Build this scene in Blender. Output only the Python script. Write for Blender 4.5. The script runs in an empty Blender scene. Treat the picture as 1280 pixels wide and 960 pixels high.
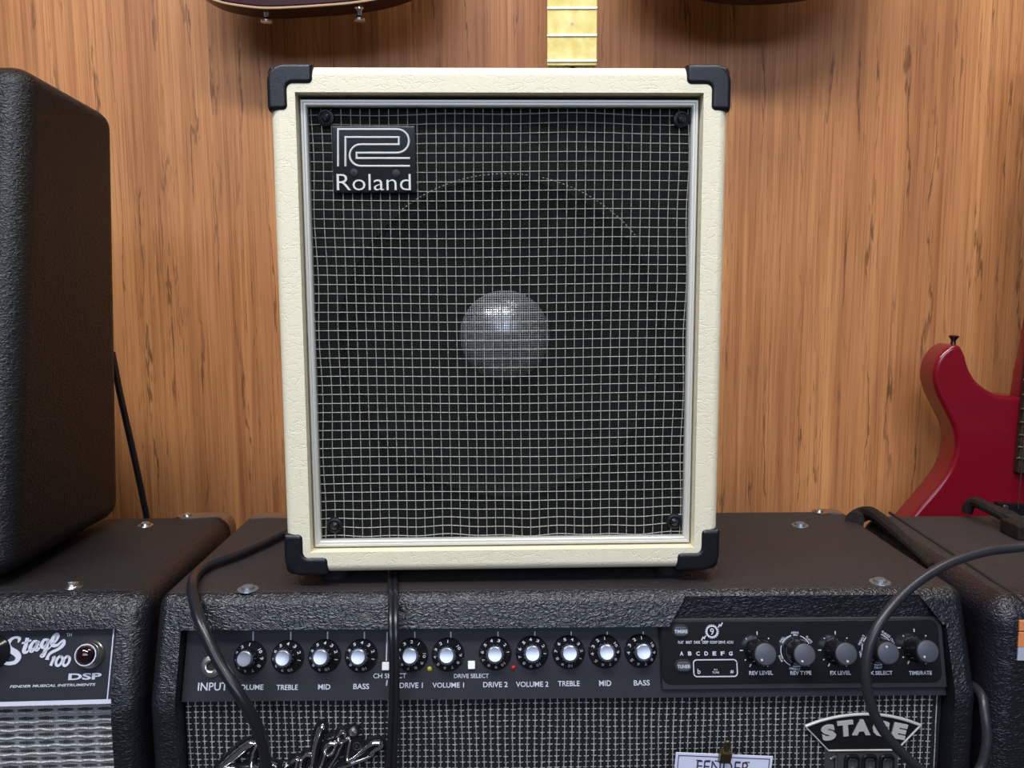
import bpy, bmesh, math, random
from math import sin, cos, pi, radians, atan, tan, hypot
from mathutils import Vector, Matrix
random.seed(7)
S = bpy.context.scene
COL = S.collection

# ---------------------------------------------------------------- camera
FPX = 1030.0; PITCH = radians(6.7); ROLL = radians(-0.26); ZC = 0.739
cam_d = bpy.data.cameras.new('camera'); cam = bpy.data.objects.new('camera', cam_d); COL.objects.link(cam)
cam_d.sensor_fit = 'HORIZONTAL'; cam_d.sensor_width = 36.0; cam_d.lens = 36.0 * FPX / 1280.0
cam_d.clip_start = 0.01
CM = Matrix.Translation((0, 0, ZC)) @ Matrix.Rotation(pi / 2 - PITCH, 4, 'X') @ Matrix.Rotation(ROLL, 4, 'Z')
cam.matrix_world = CM
S.camera = cam
# ---------------------------------------------------------------- world and lamps
w = bpy.data.worlds.new('shop_air'); S.world = w; w.use_nodes = True
bg = w.node_tree.nodes['Background']; bg.inputs[0].default_value = (0.80, 0.86, 1.0, 1); bg.inputs[1].default_value = 0.06

def area(name, loc, target, sx, sy, power, col=(1, 1, 1)):
    d = bpy.data.lights.new(name, 'AREA'); d.shape = 'RECTANGLE'; d.size = sx; d.size_y = sy; d.energy = power; d.color = col
    o = bpy.data.objects.new(name, d); COL.objects.link(o); o.location = loc
    o.rotation_euler = (Vector(target) - Vector(loc)).to_track_quat('-Z', 'Y').to_euler()
    return o
area('ceiling_lamp', (-0.45, -0.45, 2.45), (-0.1, 0.9, 0.7), 2.2, 0.24, 54, (0.92, 0.95, 1.0))
area('ceiling_lamp', (-0.3, -2.2, 2.5), (0, 0.9, 0.6), 2.4, 0.3, 8, (0.95, 0.97, 1.0))
area('ceiling_lamp', (0.0, -4.6, 2.6), (0, 0.5, 0.6), 5.0, 0.8, 115, (0.62, 0.75, 1.0))
area('ceiling_lamp', (0.7, 0.45, 2.5), (0.4, 0.9, 0.4), 1.0, 0.2, 14, (1.0, 0.97, 0.92))
S.view_settings.view_transform = 'Standard'; S.view_settings.look = 'None'
S.view_settings.gamma = 1.0; S.view_settings.use_curve_mapping = False; S.view_settings.exposure = 0.10

# ---------------------------------------------------------------- pixel -> place
def ray(px, py):
    d = CM.to_3x3() @ Vector(((px - 640) / FPX, -(py - 480) / FPX, -1))
    return Vector((0, 0, ZC)), d
def PY(px, py, Y):
    o, d = ray(px, py); return o + d * ((Y - o.y) / d.y)
def PZ(px, py, Z):
    o, d = ray(px, py); return o + d * ((Z - o.z) / d.z)
def hit(px, py, M, h=0.0):
    """point of the pixel on the plane z=h of frame M, in M's own coordinates"""
    o, d = ray(px, py); Mi = M.inverted(); o = Mi @ o; d = Mi.to_3x3() @ d
    t = (h - o.z) / d.z; return o + d * t

# ---------------------------------------------------------------- materials
def mat(name, col, rough=0.5, metal=0.0, coat=0.0, spec=0.5, emit=None, es=1.0):
    m = bpy.data.materials.new(name); m.use_nodes = True; b = m.node_tree.nodes['Principled BSDF']
    b.inputs['Base Color'].default_value = (*col, 1); b.inputs['Roughness'].default_value = rough
    b.inputs['Metallic'].default_value = metal; b.inputs['Coat Weight'].default_value = coat
    b.inputs['Specular IOR Level'].default_value = spec
    if emit: b.inputs['Emission Color'].default_value = (*emit, 1); b.inputs['Emission Strength'].default_value = es
    return m
def N(m, t, **kw):
    n = m.node_tree.nodes.new(t)
    for k, v in kw.items():
        if k in n.inputs.keys(): n.inputs[k].default_value = v
        else: setattr(n, k, v)
    return n
def L(m, a, b): m.node_tree.links.new(a, b)
def ramp(m, fac, stops):
    r = N(m, 'ShaderNodeValToRGB'); L(m, fac, r.inputs[0]); e = r.color_ramp.elements
    while len(e) < len(stops): e.new(0.5)
    for i, (p, c) in enumerate(stops):
        e[i].position = p; e[i].color = (*c, 1) if len(c) == 3 else c
    return r.outputs[0]
def g3(v): return (v, v, v)
def math_n(m, op, a, b=None):
    n = N(m, 'ShaderNodeMath', operation=op)
    for i, x in enumerate((a, b)):
        if x is None: continue
        if isinstance(x, (int, float)): n.inputs[i].default_value = x
        else: L(m, x, n.inputs[i])
    return n.outputs[0]
def mixc(m, fac, a, b, mode='MIX'):
    n = N(m, 'ShaderNodeMix', data_type='RGBA', blend_type=mode)
    for i, x in ((0, fac), (6, a), (7, b)):
        if isinstance(x, (int, float)): n.inputs[i].default_value = x
        elif isinstance(x, tuple): n.inputs[i].default_value = (*x, 1)
        else: L(m, x, n.inputs[i])
    return n.outputs[2]

def tolex(name, col, rough, scale, strength, dust=None, dist=0.0012, wrinkle=False):
    m = mat(name, col, rough); b = m.node_tree.nodes['Principled BSDF']
    tc = N(m, 'ShaderNodeTexCoord'); mp = N(m, 'ShaderNodeMapping'); L(m, tc.outputs['Object'], mp.inputs[0])
    mp.inputs['Rotation'].default_value = (0, radians(25), 0); mp.inputs['Scale'].default_value = (0.75, 1, 1.3)
    nz = N(m, 'ShaderNodeTexNoise'); nz.inputs['Scale'].default_value = scale * 0.6; nz.inputs['Detail'].default_value = 3; L(m, mp.outputs[0], nz.inputs['Vector'])
    wv = mixc(m, 0.012 if not wrinkle else 0.03, mp.outputs[0], nz.outputs['Color'], 'ADD')
    vo = N(m, 'ShaderNodeTexVoronoi', feature='DISTANCE_TO_EDGE'); vo.inputs['Scale'].default_value = scale; L(m, wv, vo.inputs['Vector'])
    vr = ramp(m, vo.outputs['Distance'], [(0.0, g3(0)), (0.32 if not wrinkle else 0.06, g3(1))])
    n2 = N(m, 'ShaderNodeTexNoise'); n2.inputs['Scale'].default_value = scale * 1.5; n2.inputs['Detail'].default_value = 4; L(m, tc.outputs['Object'], n2.inputs['Vector'])
    hh = mixc(m, 0.22, vr, n2.outputs['Fac'])
    bp = N(m, 'ShaderNodeBump'); bp.inputs['Strength'].default_value = strength; bp.inputs['Distance'].default_value = dist
    L(m, hh, bp.inputs['Height']); L(m, bp.outputs[0], b.inputs['Normal'])
    if dust:
        ge = N(m, 'ShaderNodeNewGeometry'); sp = N(m, 'ShaderNodeSeparateXYZ'); L(m, ge.outputs['True Normal'], sp.inputs[0])
        n3 = N(m, 'ShaderNodeTexNoise'); n3.inputs['Scale'].default_value = 9; n3.inputs['Detail'].default_value = 6; L(m, tc.outputs['Object'], n3.inputs['Vector'])
        up = ramp(m, sp.outputs['Z'], [(0.93, g3(0)), (0.99, g3(1))])
        am = ramp(m, n3.outputs['Fac'], [(0.3, g3(0.6)), (0.7, g3(1))])
        n4 = N(m, 'ShaderNodeTexNoise'); n4.inputs['Scale'].default_value = 420; n4.inputs['Detail'].default_value = 1; L(m, tc.outputs['Object'], n4.inputs['Vector'])
        spk = ramp(m, n4.outputs['Fac'], [(0.74, g3(0)), (0.78, g3(1))])
        f = mixc(m, 1.0, up, am, 'MULTIPLY')
        c = mixc(m, f, col, dust)
        c = mixc(m, math_n(m, 'MULTIPLY', math_n(m, 'MULTIPLY', spk, up), 0.35), c, (0.3, 0.28, 0.26))
        L(m, c, b.inputs['Base Color'])
        rr = N(m, 'ShaderNodeMapRange'); L(m, f, rr.inputs[0]); rr.inputs[3].default_value = rough; rr.inputs[4].default_value = 0.7
        L(m, rr.outputs[0], b.inputs['Roughness'])
    return m

def wood_wall():
    m = mat('teak_veneer', (0.5, 0.25, 0.1), 0.5, spec=0.3); b = m.node_tree.nodes['Principled BSDF']
    tc = N(m, 'ShaderNodeTexCoord')
    def noise(sx, sz, sc, det=4, dis=0.0, seed=0.0):
        mp = N(m, 'ShaderNodeMapping'); L(m, tc.outputs['Object'], mp.inputs[0])
        mp.inputs['Scale'].default_value = (sx, 1, sz); mp.inputs['Location'].default_value = (seed, seed * .7, seed * .3)
        n = N(m, 'ShaderNodeTexNoise'); n.inputs['Scale'].default_value = sc; n.inputs['Detail'].default_value = det
        n.inputs['Distortion'].default_value = dis; n.inputs['Roughness'].default_value = 0.6
        L(m, mp.outputs[0], n.inputs['Vector']); return n.outputs['Fac']
    broad = noise(5, 0.25, 3, 3, 0.2, 3.1)
    mid = noise(40, 0.7, 2.2, 5, 0.4, 9.7)
    fine = noise(260, 3.0, 2.0, 4, 0.1, 1.3)
    c1 = ramp(m, broad, [(0.30, (0.40, 0.157, 0.058)), (0.48, (0.50, 0.210, 0.076)), (0.66, (0.62, 0.278, 0.102))])
    c2 = ramp(m, mid, [(0.28, (0.70, 0.62, 0.57)), (0.50, g3(0.98)), (0.75, (1.08, 1.07, 1.04))])
    c = mixc(m, 1.0, c1, c2, 'MULTIPLY')
    c3 = ramp(m, fine, [(0.30, (0.56, 0.48, 0.43)), (0.52, g3(1.0)), (0.8, g3(1.08))])
    c = mixc(m, 0.8, c, c3, 'MULTIPLY')
    # long dark growth lines
    mp = N(m, 'ShaderNodeMapping'); L(m, tc.outputs['Object'], mp.inputs[0]); mp.inputs['Scale'].default_value = (1, 1, 0.10)
    wv = N(m, 'ShaderNodeTexWave', wave_type='BANDS', bands_direction='X', wave_profile='SIN'); L(m, mp.outputs[0], wv.inputs[0])
    wv.inputs['Scale'].default_value = 9.0; wv.inputs['Distortion'].default_value = 9.0; wv.inputs['Detail'].default_value = 5; wv.inputs['Detail Scale'].default_value = 2.2
    wv.inputs['Detail Roughness'].default_value = 0.65
    ln = ramp(m, wv.outputs['Fac'], [(0.0, g3(1)), (0.010, g3(0.6)), (0.03, g3(0))])
    brk = ramp(m, noise(30, 5, 1.0, 3, 0, 5.5), [(0.44, g3(0)), (0.58, g3(1))])
    lf = math_n(m, 'MULTIPLY', math_n(m, 'MULTIPLY', ln, brk), 0.75)
    c = mixc(m, lf, c, (0.10, 0.038, 0.016))
    # short dark pores
    po = ramp(m, noise(330, 14, 1.6, 2, 0.0, 2.2), [(0.62, g3(0)), (0.70, g3(1))])
    pm = ramp(m, noise(9, 0.6, 2.0, 2, 0.0, 8.2), [(0.46, g3(0)), (0.62, g3(1))])
    pf = math_n(m, 'MULTIPLY', math_n(m, 'MULTIPLY', po, pm), 0.65)
    c = mixc(m, pf, c, (0.12, 0.045, 0.018))
    L(m, c, b.inputs['Base Color'])
    bp = N(m, 'ShaderNodeBump'); bp.inputs['Strength'].default_value = 0.12; bp.inputs['Distance'].default_value = 0.001
    L(m, fine, bp.inputs['Height']); L(m, bp.outputs[0], b.inputs['Normal'])
    return m

def speaker_cloth():
    m = mat('open_weave_cloth', (0.008, 0.008, 0.009), 0.9, spec=0.1); nt = m.node_tree; b = nt.nodes['Principled BSDF']; out = nt.nodes['Material Output']
    tc = N(m, 'ShaderNodeTexCoord'); sp = N(m, 'ShaderNodeSeparateXYZ'); L(m, tc.outputs['Object'], sp.inputs[0])
    k = 2 * pi / 0.0018
    a = math_n(m, 'SINE', math_n(m, 'MULTIPLY', sp.outputs['X'], k)); c = math_n(m, 'SINE', math_n(m, 'MULTIPLY', sp.outputs['Z'], k))
    a = math_n(m, 'GREATER_THAN', a, -0.55); c = math_n(m, 'GREATER_THAN', c, -0.55)
    hole = math_n(m, 'MULTIPLY', a, c)
    tr = N(m, 'ShaderNodeBsdfTransparent'); mx = N(m, 'ShaderNodeMixShader')
    L(m, math_n(m, 'MULTIPLY', hole, 0.97), mx.inputs[0]); L(m, b.outputs[0], mx.inputs[1]); L(m, tr.outputs[0], mx.inputs[2]); L(m, mx.outputs[0], out.inputs[0])
    n = N(m, 'ShaderNodeTexNoise'); n.inputs['Scale'].default_value = 900; L(m, tc.outputs['Object'], n.inputs['Vector'])
    L(m, ramp(m, n.outputs['Fac'], [(0.4, g3(0.004)), (0.7, g3(0.022))]), b.inputs['Base Color'])
    return m

def woven(name, ca, cb, scale):
    m = mat(name, ca, 0.8, spec=0.2); b = m.node_tree.nodes['Principled BSDF']; tc = N(m, 'ShaderNodeTexCoord')
    n = N(m, 'ShaderNodeTexNoise'); n.inputs['Scale'].default_value = scale; n.inputs['Detail'].default_value = 3; L(m, tc.outputs['Object'], n.inputs['Vector'])
    L(m, ramp(m, n.outputs['Fac'], [(0.35, ca), (0.65, cb)]), b.inputs['Base Color'])
    bp = N(m, 'ShaderNodeBump'); bp.inputs['Strength'].default_value = 0.4; bp.inputs['Distance'].default_value = 0.0005
    L(m, n.outputs['Fac'], bp.inputs['Height']); L(m, bp.outputs[0], b.inputs['Normal']); return m

M = {}
M['wall'] = wood_wall()
M['tolex'] = tolex('black_tolex', (0.009, 0.009, 0.013), 0.32, 250, 0.42)
M['tolex_dust'] = tolex('dusty_black_tolex', (0.009, 0.009, 0.013), 0.32, 250, 0.42, dust=(0.024, 0.018, 0.017))
M['tolex_side'] = tolex('plain_black_tolex', (0.006, 0.006, 0.007), 0.42, 250, 0.4)
M['tolex_side'].node_tree.nodes['Principled BSDF'].inputs['Specular IOR Level'].default_value = 0.4
M['tolex_dim'] = tolex('worn_black_tolex', (0.008, 0.008, 0.011), 0.34, 250, 0.40, dust=(0.008, 0.007, 0.007))
for k_ in ('tolex', 'tolex_dust', 'tolex_dim'): M[k_].node_tree.nodes['Principled BSDF'].inputs['Specular IOR Level'].default_value = 0.55
M['cream'] = tolex('cream_leatherette', (0.86, 0.78, 0.57), 0.5, 115, 0.30, wrinkle=True, dist=0.0009)
M['plastic'] = woven('textured_black_plastic', (0.004, 0.004, 0.006), (0.012, 0.012, 0.016), 1500); M['plastic'].node_tree.nodes['Principled BSDF'].inputs['Roughness'].default_value = 0.35
M['plastic'].node_tree.nodes['Principled BSDF'].inputs['Specular IOR Level'].default_value = 0.45
M['gloss_black'] = mat('gloss_black_plastic', (0.010, 0.010, 0.012), 0.16)
M['matte_black'] = mat('matte_black', (0.010, 0.010, 0.011), 0.7)
M['chrome'] = mat('chrome', (0.80, 0.80, 0.82), 0.12, 1.0)
M['steel'] = mat('brushed_steel', (0.62, 0.60, 0.57), 0.3, 1.0)
M['dome'] = mat('silver_dome', (0.95, 0.95, 0.98), 0.26, 0.5)
M['dull_steel'] = mat('tarnished_steel', (0.42, 0.36, 0.32), 0.38, 1.0)
M['silver'] = mat('silver_trim', (0.68, 0.66, 0.60), 0.42, 0.3)
M['knob_cap'] = mat('spun_aluminium', (0.42, 0.42, 0.46), 0.34, 1.0)
M['white'] = mat('white_print', (0.55, 0.55, 0.62), 0.5)
M['thread'] = woven('cream_thread', (0.26, 0.26, 0.21), (0.52, 0.51, 0.43), 900)
M['thread_w'] = woven('pale_thread', (0.22, 0.22, 0.22), (0.58, 0.57, 0.56), 700)
M['panel'] = woven('charcoal_panel', (0.016, 0.016, 0.021), (0.026, 0.026, 0.032), 1800); M['panel'].node_tree.nodes['Principled BSDF'].inputs['Roughness'].default_value = 0.45
M['surround'] = mat('grey_black_moulding', (0.020, 0.020, 0.023), 0.5, spec=0.35)
M['cloth'] = speaker_cloth()
M['cloth_black'] = woven('black_grille_cloth', (0.006, 0.006, 0.007), (0.022, 0.022, 0.024), 1400)
M['cloth_silver'] = woven('silver_grille_cloth', (0.20, 0.19, 0.19), (0.40, 0.39, 0.38), 1500)
M['cable'] = mat('black_cable', (0.012, 0.012, 0.016), 0.30)
M['cable_grey'] = mat('satin_black_cable', (0.022, 0.022, 0.027), 0.36)
M['red'] = mat('cherry_lacquer', (0.19, 0.004, 0.012), 0.22, coat=0.3)
M['dark_red'] = mat('dark_cherry_lacquer', (0.030, 0.002, 0.005), 0.3, spec=0.15)
M['binding'] = mat('aged_cream_binding', (0.55, 0.38, 0.22), 0.4)
M['maple'] = woven('yellowed_maple', (0.72, 0.56, 0.18), (0.85, 0.74, 0.32), 60)
M['rosewood'] = woven('rosewood', (0.025, 0.014, 0.010), (0.05, 0.03, 0.02), 200)
M['jewel'] = mat('dark_red_jewel', (0.012, 0.002, 0.003), 0.08, coat=1.0)
M['led_y'] = mat('yellow_lamp', (0.45, 0.40, 0.03), 0.3)
M['led_r'] = mat('red_lamp', (0.5, 0.01, 0.02), 0.3)
M['button'] = mat('ivory_button', (0.80, 0.80, 0.72), 0.4)
M['button_dark'] = mat('smoky_button', (0.05, 0.052, 0.055), 0.35)
M['paper'] = mat('white_card', (0.78, 0.78, 0.95), 0.6)
M['ink'] = mat('dark_ink', (0.05, 0.04, 0.07), 0.6)
M['brass'] = mat('aged_brass', (0.20, 0.17, 0.10), 0.4, 1.0)
M['orange'] = mat('orange_label', (0.75, 0.25, 0.08), 0.6)
M['leather'] = woven('dark_leather', (0.012, 0.008, 0.007), (0.025, 0.017, 0.015), 300)
M['floor'] = woven('grey_floor', (0.045, 0.04, 0.038), (0.065, 0.06, 0.055), 20)
M['grey_label'] = mat('grey_label', (0.45, 0.47, 0.55), 0.5)
M['fingerboard_side'] = mat('pale_maple', (0.65, 0.55, 0.30), 0.4)

# ---------------------------------------------------------------- object helpers
def link(name, me, m=None, parent=None, M4=None, ang=35):
    o = bpy.data.objects.new(name, me); COL.objects.link(o)
    if m is not None and len(me.materials) == 0: me.materials.append(m)
    for p in me.polygons: p.use_smooth = True
    me.set_sharp_from_angle(angle=radians(ang))
    if parent: o.parent = parent
    if M4 is not None: o.matrix_local = M4
    if len(me.vertices) < 20000:
        wn = o.modifiers.new('even_shading', 'WEIGHTED_NORMAL'); wn.keep_sharp = True
    return o
def obj(name, bm, m, parent=None, M4=None, ang=35):
    me = bpy.data.meshes.new(name); bmesh.ops.recalc_face_normals(bm, faces=bm.faces) if not getattr(bm, 'keep', False) else None
    bm.to_mesh(me); bm.free(); return link(name, me, m, parent, M4, ang)
def tag(o, label=None, cat=None, group=None, kind=None):
    if label: o['label'] = label
    if cat: o['category'] = cat
    if group: o['group'] = group
    if kind: o['kind'] = kind
    return o
def thing(name, label, cat, M4, group=None):
    o = bpy.data.objects.new(name, None); COL.objects.link(o); o.matrix_world = M4; o.empty_display_size = 0.05
    return tag(o, label, cat, group)
def nb(): return bmesh.new()
def merge(bm, src, M4=None):
    me = bpy.data.meshes.new('t'); src.to_mesh(me); src.free()
    if M4 is not None: me.transform(M4)
    bm.from_mesh(me); bpy.data.meshes.remove(me)
def box(bm, x0, x1, y0, y1, z0, z1, bev=0, seg=2, M4=None):
    b = nb(); bmesh.ops.create_cube(b, size=1)
    bmesh.ops.transform(b, matrix=Matrix.Translation(((x0 + x1) / 2, (y0 + y1) / 2, (z0 + z1) / 2)) @ Matrix.Diagonal((x1 - x0, y1 - y0, z1 - z0, 1)), verts=b.verts)
    if bev: bmesh.ops.bevel(b, geom=list(b.edges), offset=bev, segments=seg, affect='EDGES', profile=0.5)
    merge(bm, b, M4); return bm
def prism(bm, pts, axis, a, b_, bev=0, seg=3, M4=None, only_caps=False):
    """pts: 2D outline; axis 'X': pts=(y,z) extruded a..b ; 'Y': pts=(x,z) ; 'Z': pts=(x,y)"""
    b = nb()
    def v(p, t): return {'X': (t, p[0], p[1]), 'Y': (p[0], t, p[1]), 'Z': (p[0], p[1], t)}[axis]
    A = [b.verts.new(v(p, a)) for p in pts]; B = [b.verts.new(v(p, b_)) for p in pts]; n = len(pts)
    fa = b.faces.new(A); fb = b.faces.new(B[::-1])
    for i in range(n): b.faces.new((A[i], B[i], B[(i + 1) % n], A[(i + 1) % n]))
    bmesh.ops.recalc_face_normals(b, faces=b.faces)
    if bev:
        e = (list(fa.edges) + list(fb.edges)) if only_caps else list(b.edges)
        bmesh.ops.bevel(b, geom=e, offset=bev, segments=seg, affect='EDGES', profile=0.5, clamp_overlap=True)
    merge(bm, b, M4); return bm
def lathe(bm, prof, seg=24, M4=None):
    b = nb(); rings = []
    for r, z in prof:
        if r < 1e-6: rings.append([b.verts.new((0, 0, z))])
        else: rings.append([b.verts.new((r * cos(2 * pi * i / seg), r * sin(2 * pi * i / seg), z)) for i in range(seg)])
    for A, B in zip(rings, rings[1:]):
        for i in range(seg):
            j = (i + 1) % seg
            f = [A[0] if len(A) == 1 else A[i], A[0] if len(A) == 1 else A[j], B[0] if len(B) == 1 else B[j], B[0] if len(B) == 1 else B[i]]
            u = []
            for q in f:
                if q not in u: u.append(q)
            if len(u) > 2: b.faces.new(u)
    merge(bm, b, M4); return bm
def catmull(P, n=8):
    P = [Vector(p) for p in P]; out = []
    for i in range(len(P) - 1):
        p0 = P[max(i - 1, 0)]; p1 = P[i]; p2 = P[i + 1]; p3 = P[min(i + 2, len(P) - 1)]
        for k in range(n):
            t = k / n; out.append(0.5 * ((2 * p1) + (p2 - p0) * t + (2 * p0 - 5 * p1 + 4 * p2 - p3) * t * t + (3 * p1 - p0 - 3 * p2 + p3) * t ** 3))
    out.append(P[-1]); return out
def tube(bm, pts, r, seg=10, n=8, smooth=True, flat=1.0):
    P = catmull(pts, n) if smooth else [Vector(p) for p in pts]
    R = r if callable(r) else (lambda t: r)
    prev = None; rings = []; nrm = None
    for i, p in enumerate(P):
        t = (P[min(i + 1, len(P) - 1)] - P[max(i - 1, 0)]).normalized()
        if nrm is None: nrm = t.orthogonal().normalized()
        nrm = (nrm - t * nrm.dot(t)).normalized(); bn = t.cross(nrm)
        rr = R(i / (len(P) - 1))
        rings.append([bm.verts.new(p + (nrm * cos(a) + bn * sin(a)) * rr) for a in [2 * pi * k / seg for k in range(seg)]])
    for A, B in zip(rings, rings[1:]):
        for i in range(seg): bm.faces.new((A[i], A[(i + 1) % seg], B[(i + 1) % seg], B[i]))
    bm.faces.new(rings[0][::-1]); bm.faces.new(rings[-1]); return bm
def stroke(bm, pts, wid, h0, h1, n=6, smooth=True, round_top=True, M4=None):
    """raised lettering stroke in the xy plane of its frame; wid a number or list per point"""
    if not isinstance(wid, (list, tuple)): wid = [wid] * len(pts)
    P3 = [Vector((p[0], p[1], w_)) for p, w_ in zip(pts, wid)]
    Q = catmull(P3, n) if smooth else P3
    b = nb(); prof = [(-1, 0), (-.8, .7), (-.35, 1), (.35, 1), (.8, .7), (1, 0)] if round_top else [(-1, 0), (-1, 1), (1, 1), (1, 0)]
    rows = []
    for i, q in enumerate(Q):
        a = Q[max(i - 1, 0)]; c = Q[min(i + 1, len(Q) - 1)]
        d = Vector((c.x - a.x, c.y - a.y)); d = d.normalized() if d.length > 1e-9 else Vector((1, 0))
        if not smooth and 0 < i < len(Q) - 1:
            d1 = Vector((q.x - a.x, q.y - a.y)).normalized(); d2 = Vector((c.x - q.x, c.y - q.y)).normalized()
            d = (d1 + d2).normalized(); s = 1 / max(0.4, d.dot(d1))
        else: s = 1
        nx, ny = -d.y, d.x; ww = max(q.z, 1e-5) / 2 * s
        rows.append([b.verts.new((q.x + nx * u * ww, q.y + ny * u * ww, h0 + (h1 - h0) * v)) for u, v in prof])
    for A, B in zip(rows, rows[1:]):
        for i in range(len(prof) - 1): b.faces.new((A[i], A[i + 1], B[i + 1], B[i]))
    b.faces.new(rows[0]); b.faces.new(rows[-1][::-1])
    merge(bm, b, M4)
def disc(bm, x, y, r, h0, h1, seg=16, M4=None):
    T = Matrix.Translation((x, y, 0)); lathe(bm, [(0, h0), (r, h0), (r, h1), (0, h1)], seg, (M4 @ T) if M4 is not None else T)
_tc = {}
def text_me(s, bold=0.0, ext=0.0, shear=0.0):
    k = (s, bold, ext, shear)
    if k in _tc: return _tc[k]
    c = bpy.data.curves.new('t', 'FONT'); c.body = s; c.offset = bold; c.extrude = ext; c.resolution_u = 3; c.shear = shear
    o = bpy.data.objects.new('t', c); COL.objects.link(o); bpy.context.view_layer.update()
    dg = bpy.context.evaluated_depsgraph_get()
    me = bpy.data.meshes.new_from_object(o.evaluated_get(dg)); bpy.data.objects.remove(o); bpy.data.curves.remove(c)
    xs = [v.co.x for v in me.vertices]; ys = [v.co.y for v in me.vertices]
    _tc[k] = (me, min(xs), max(xs), min(ys), max(ys)); return _tc[k]
def text(bm, s, cx, cy, wd, ht, h=0.0004, rot=0.0, bold=0.015, ext=0.0, shear=0.0, M4=None, ext_h=None):
    me, x0, x1, y0, y1 = text_me(s, bold, ext, shear); me = me.copy()
    X = Matrix.Translation((cx, cy, h)) @ Matrix.Rotation(rot, 4, 'Z') @ Matrix.Diagonal((wd / (x1 - x0), ht / (y1 - y0), (ext_h / ext) if ext else 1, 1)) @ Matrix.Translation((-(x0 + x1) / 2, -(y0 + y1) / 2, 0))
    me.transform(M4 @ X if M4 is not None else X); bm.from_mesh(me); bpy.data.meshes.remove(me)
def boolean(bm_a, *cutters):
    me = bpy.data.meshes.new('a'); bm_a.to_mesh(me); bm_a.free(); o = bpy.data.objects.new('a', me); COL.objects.link(o); tmp = []
    for c in cutters:
        mc = bpy.data.meshes.new('c'); bmesh.ops.recalc_face_normals(c, faces=c.faces); c.to_mesh(mc); c.free(); oc = bpy.data.objects.new('c', mc); COL.objects.link(oc); tmp.append(oc)
        md = o.modifiers.new('b', 'BOOLEAN'); md.object = oc; md.operation = 'DIFFERENCE'; md.solver = 'EXACT'
    bpy.context.view_layer.update(); dg = bpy.context.evaluated_depsgraph_get()
    r = bpy.data.meshes.new_from_object(o.evaluated_get(dg))
    for t in tmp + [o]: bpy.data.objects.remove(t)
    r.materials.clear(); return r
def frame(origin, xdir, ydir):
    x = Vector(xdir).normalized(); y = Vector(ydir).normalized(); z = x.cross(y).normalized(); y = z.cross(x)
    m = Matrix((x, y, z)).transposed().to_4x4(); m.translation = Vector(origin); return m

# ================================================================ setting
YW = 1.20
b = nb(); box(b, -3.2, 3.2, YW, YW + 0.1, 0, 2.7); o = obj('wall_back', b, M['wall']); tag(o, 'orange-brown teak veneer wall behind the amplifiers', kind='structure')
b = nb(); box(b, -3.2, 3.2, -7, YW, -0.05, 0); tag(obj('floor', b, M['floor']), 'grey shop floor', kind='structure')

# ================================================================ cream combo amplifier
def screw_cross(bm, r, h, M4):
    box(bm, -r, r, -r * .28, r * .28, h - 0.0004, h + 0.00015, M4=M4); box(bm, -r * .28, r * .28, -r, r, h - 0.0004, h + 0.00015, M4=M4)

ZT = ZC - 0.239            # top of the black amplifiers
cream_M = Matrix.Translation((-0.0075, 0.641, ZT + 0.012)) @ Matrix.Rotation(radians(1.5), 4, 'Z')
ca = thing('guitar_amplifier', 'small cream leatherette amplifier with black corners and checked grille, standing on the middle black amp', 'amplifier', cream_M)
HW, HH, DP = 0.173, 0.392, 0.200
b = nb(); box(b, -HW, HW, 0, DP, 0, HH, 0.0075, 4)
ox0, ox1, oz0, oz1 = -0.1538, 0.1538, 0.0175, 0.3725
c = nb(); box(c, ox0, ox1, -0.05, 0.10, oz0, oz1)
link('cabinet', boolean(b, c), M['cream'], ca)
c = nb()  # inner rounded lip of the opening
# baffle with round hole
b = nb(); box(b, ox0, ox1, 0.019, 0.028, oz0, oz1); c = nb(); lathe(c, [(0, -.1), (0.131, -.1), (0.131, .1), (0, .1)], 48, Matrix.Translation((0, 0.02, 0.181)) @ Matrix.Rotation(pi / 2, 4, 'X'))
link('baffle', boolean(b, c), M['matte_black'], ca)
sp = thing('tmp', '', '', Matrix.Identity(4)); bpy.data.objects.remove(sp)
SPM = Matrix.Translation((0.0035, 0.0, 0.1815)) @ Matrix.Rotation(pi / 2, 4, 'X')     # local z points to the viewer (-y)
b = nb(); lathe(b, [(0.131, -0.026), (0.126, -0.024), (0.120, -0.029), (0.112, -0.032), (0.07, -0.040), (0.038, -0.0405), (0.0, -0.0405)], 48)
cone = obj('speaker_cone', b, M['matte_black'], ca, SPM); cone['label'] = 'black paper speaker cone behind the grille'
b = nb(); lathe(b, [(0.0405 * sin(a), -0.0500 + 0.0240 * (cos(a) - 0.342)/0.658) for a in [radians(70) * (1 - k / 9) for k in range(10)]], 40)
dc = obj('dust_cap', b, M['dome'], cone); dc['label'] = 'shiny silver dome in the middle of the speaker'
dc.location = (-0.0008, 0.006, 0.0075)
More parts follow.
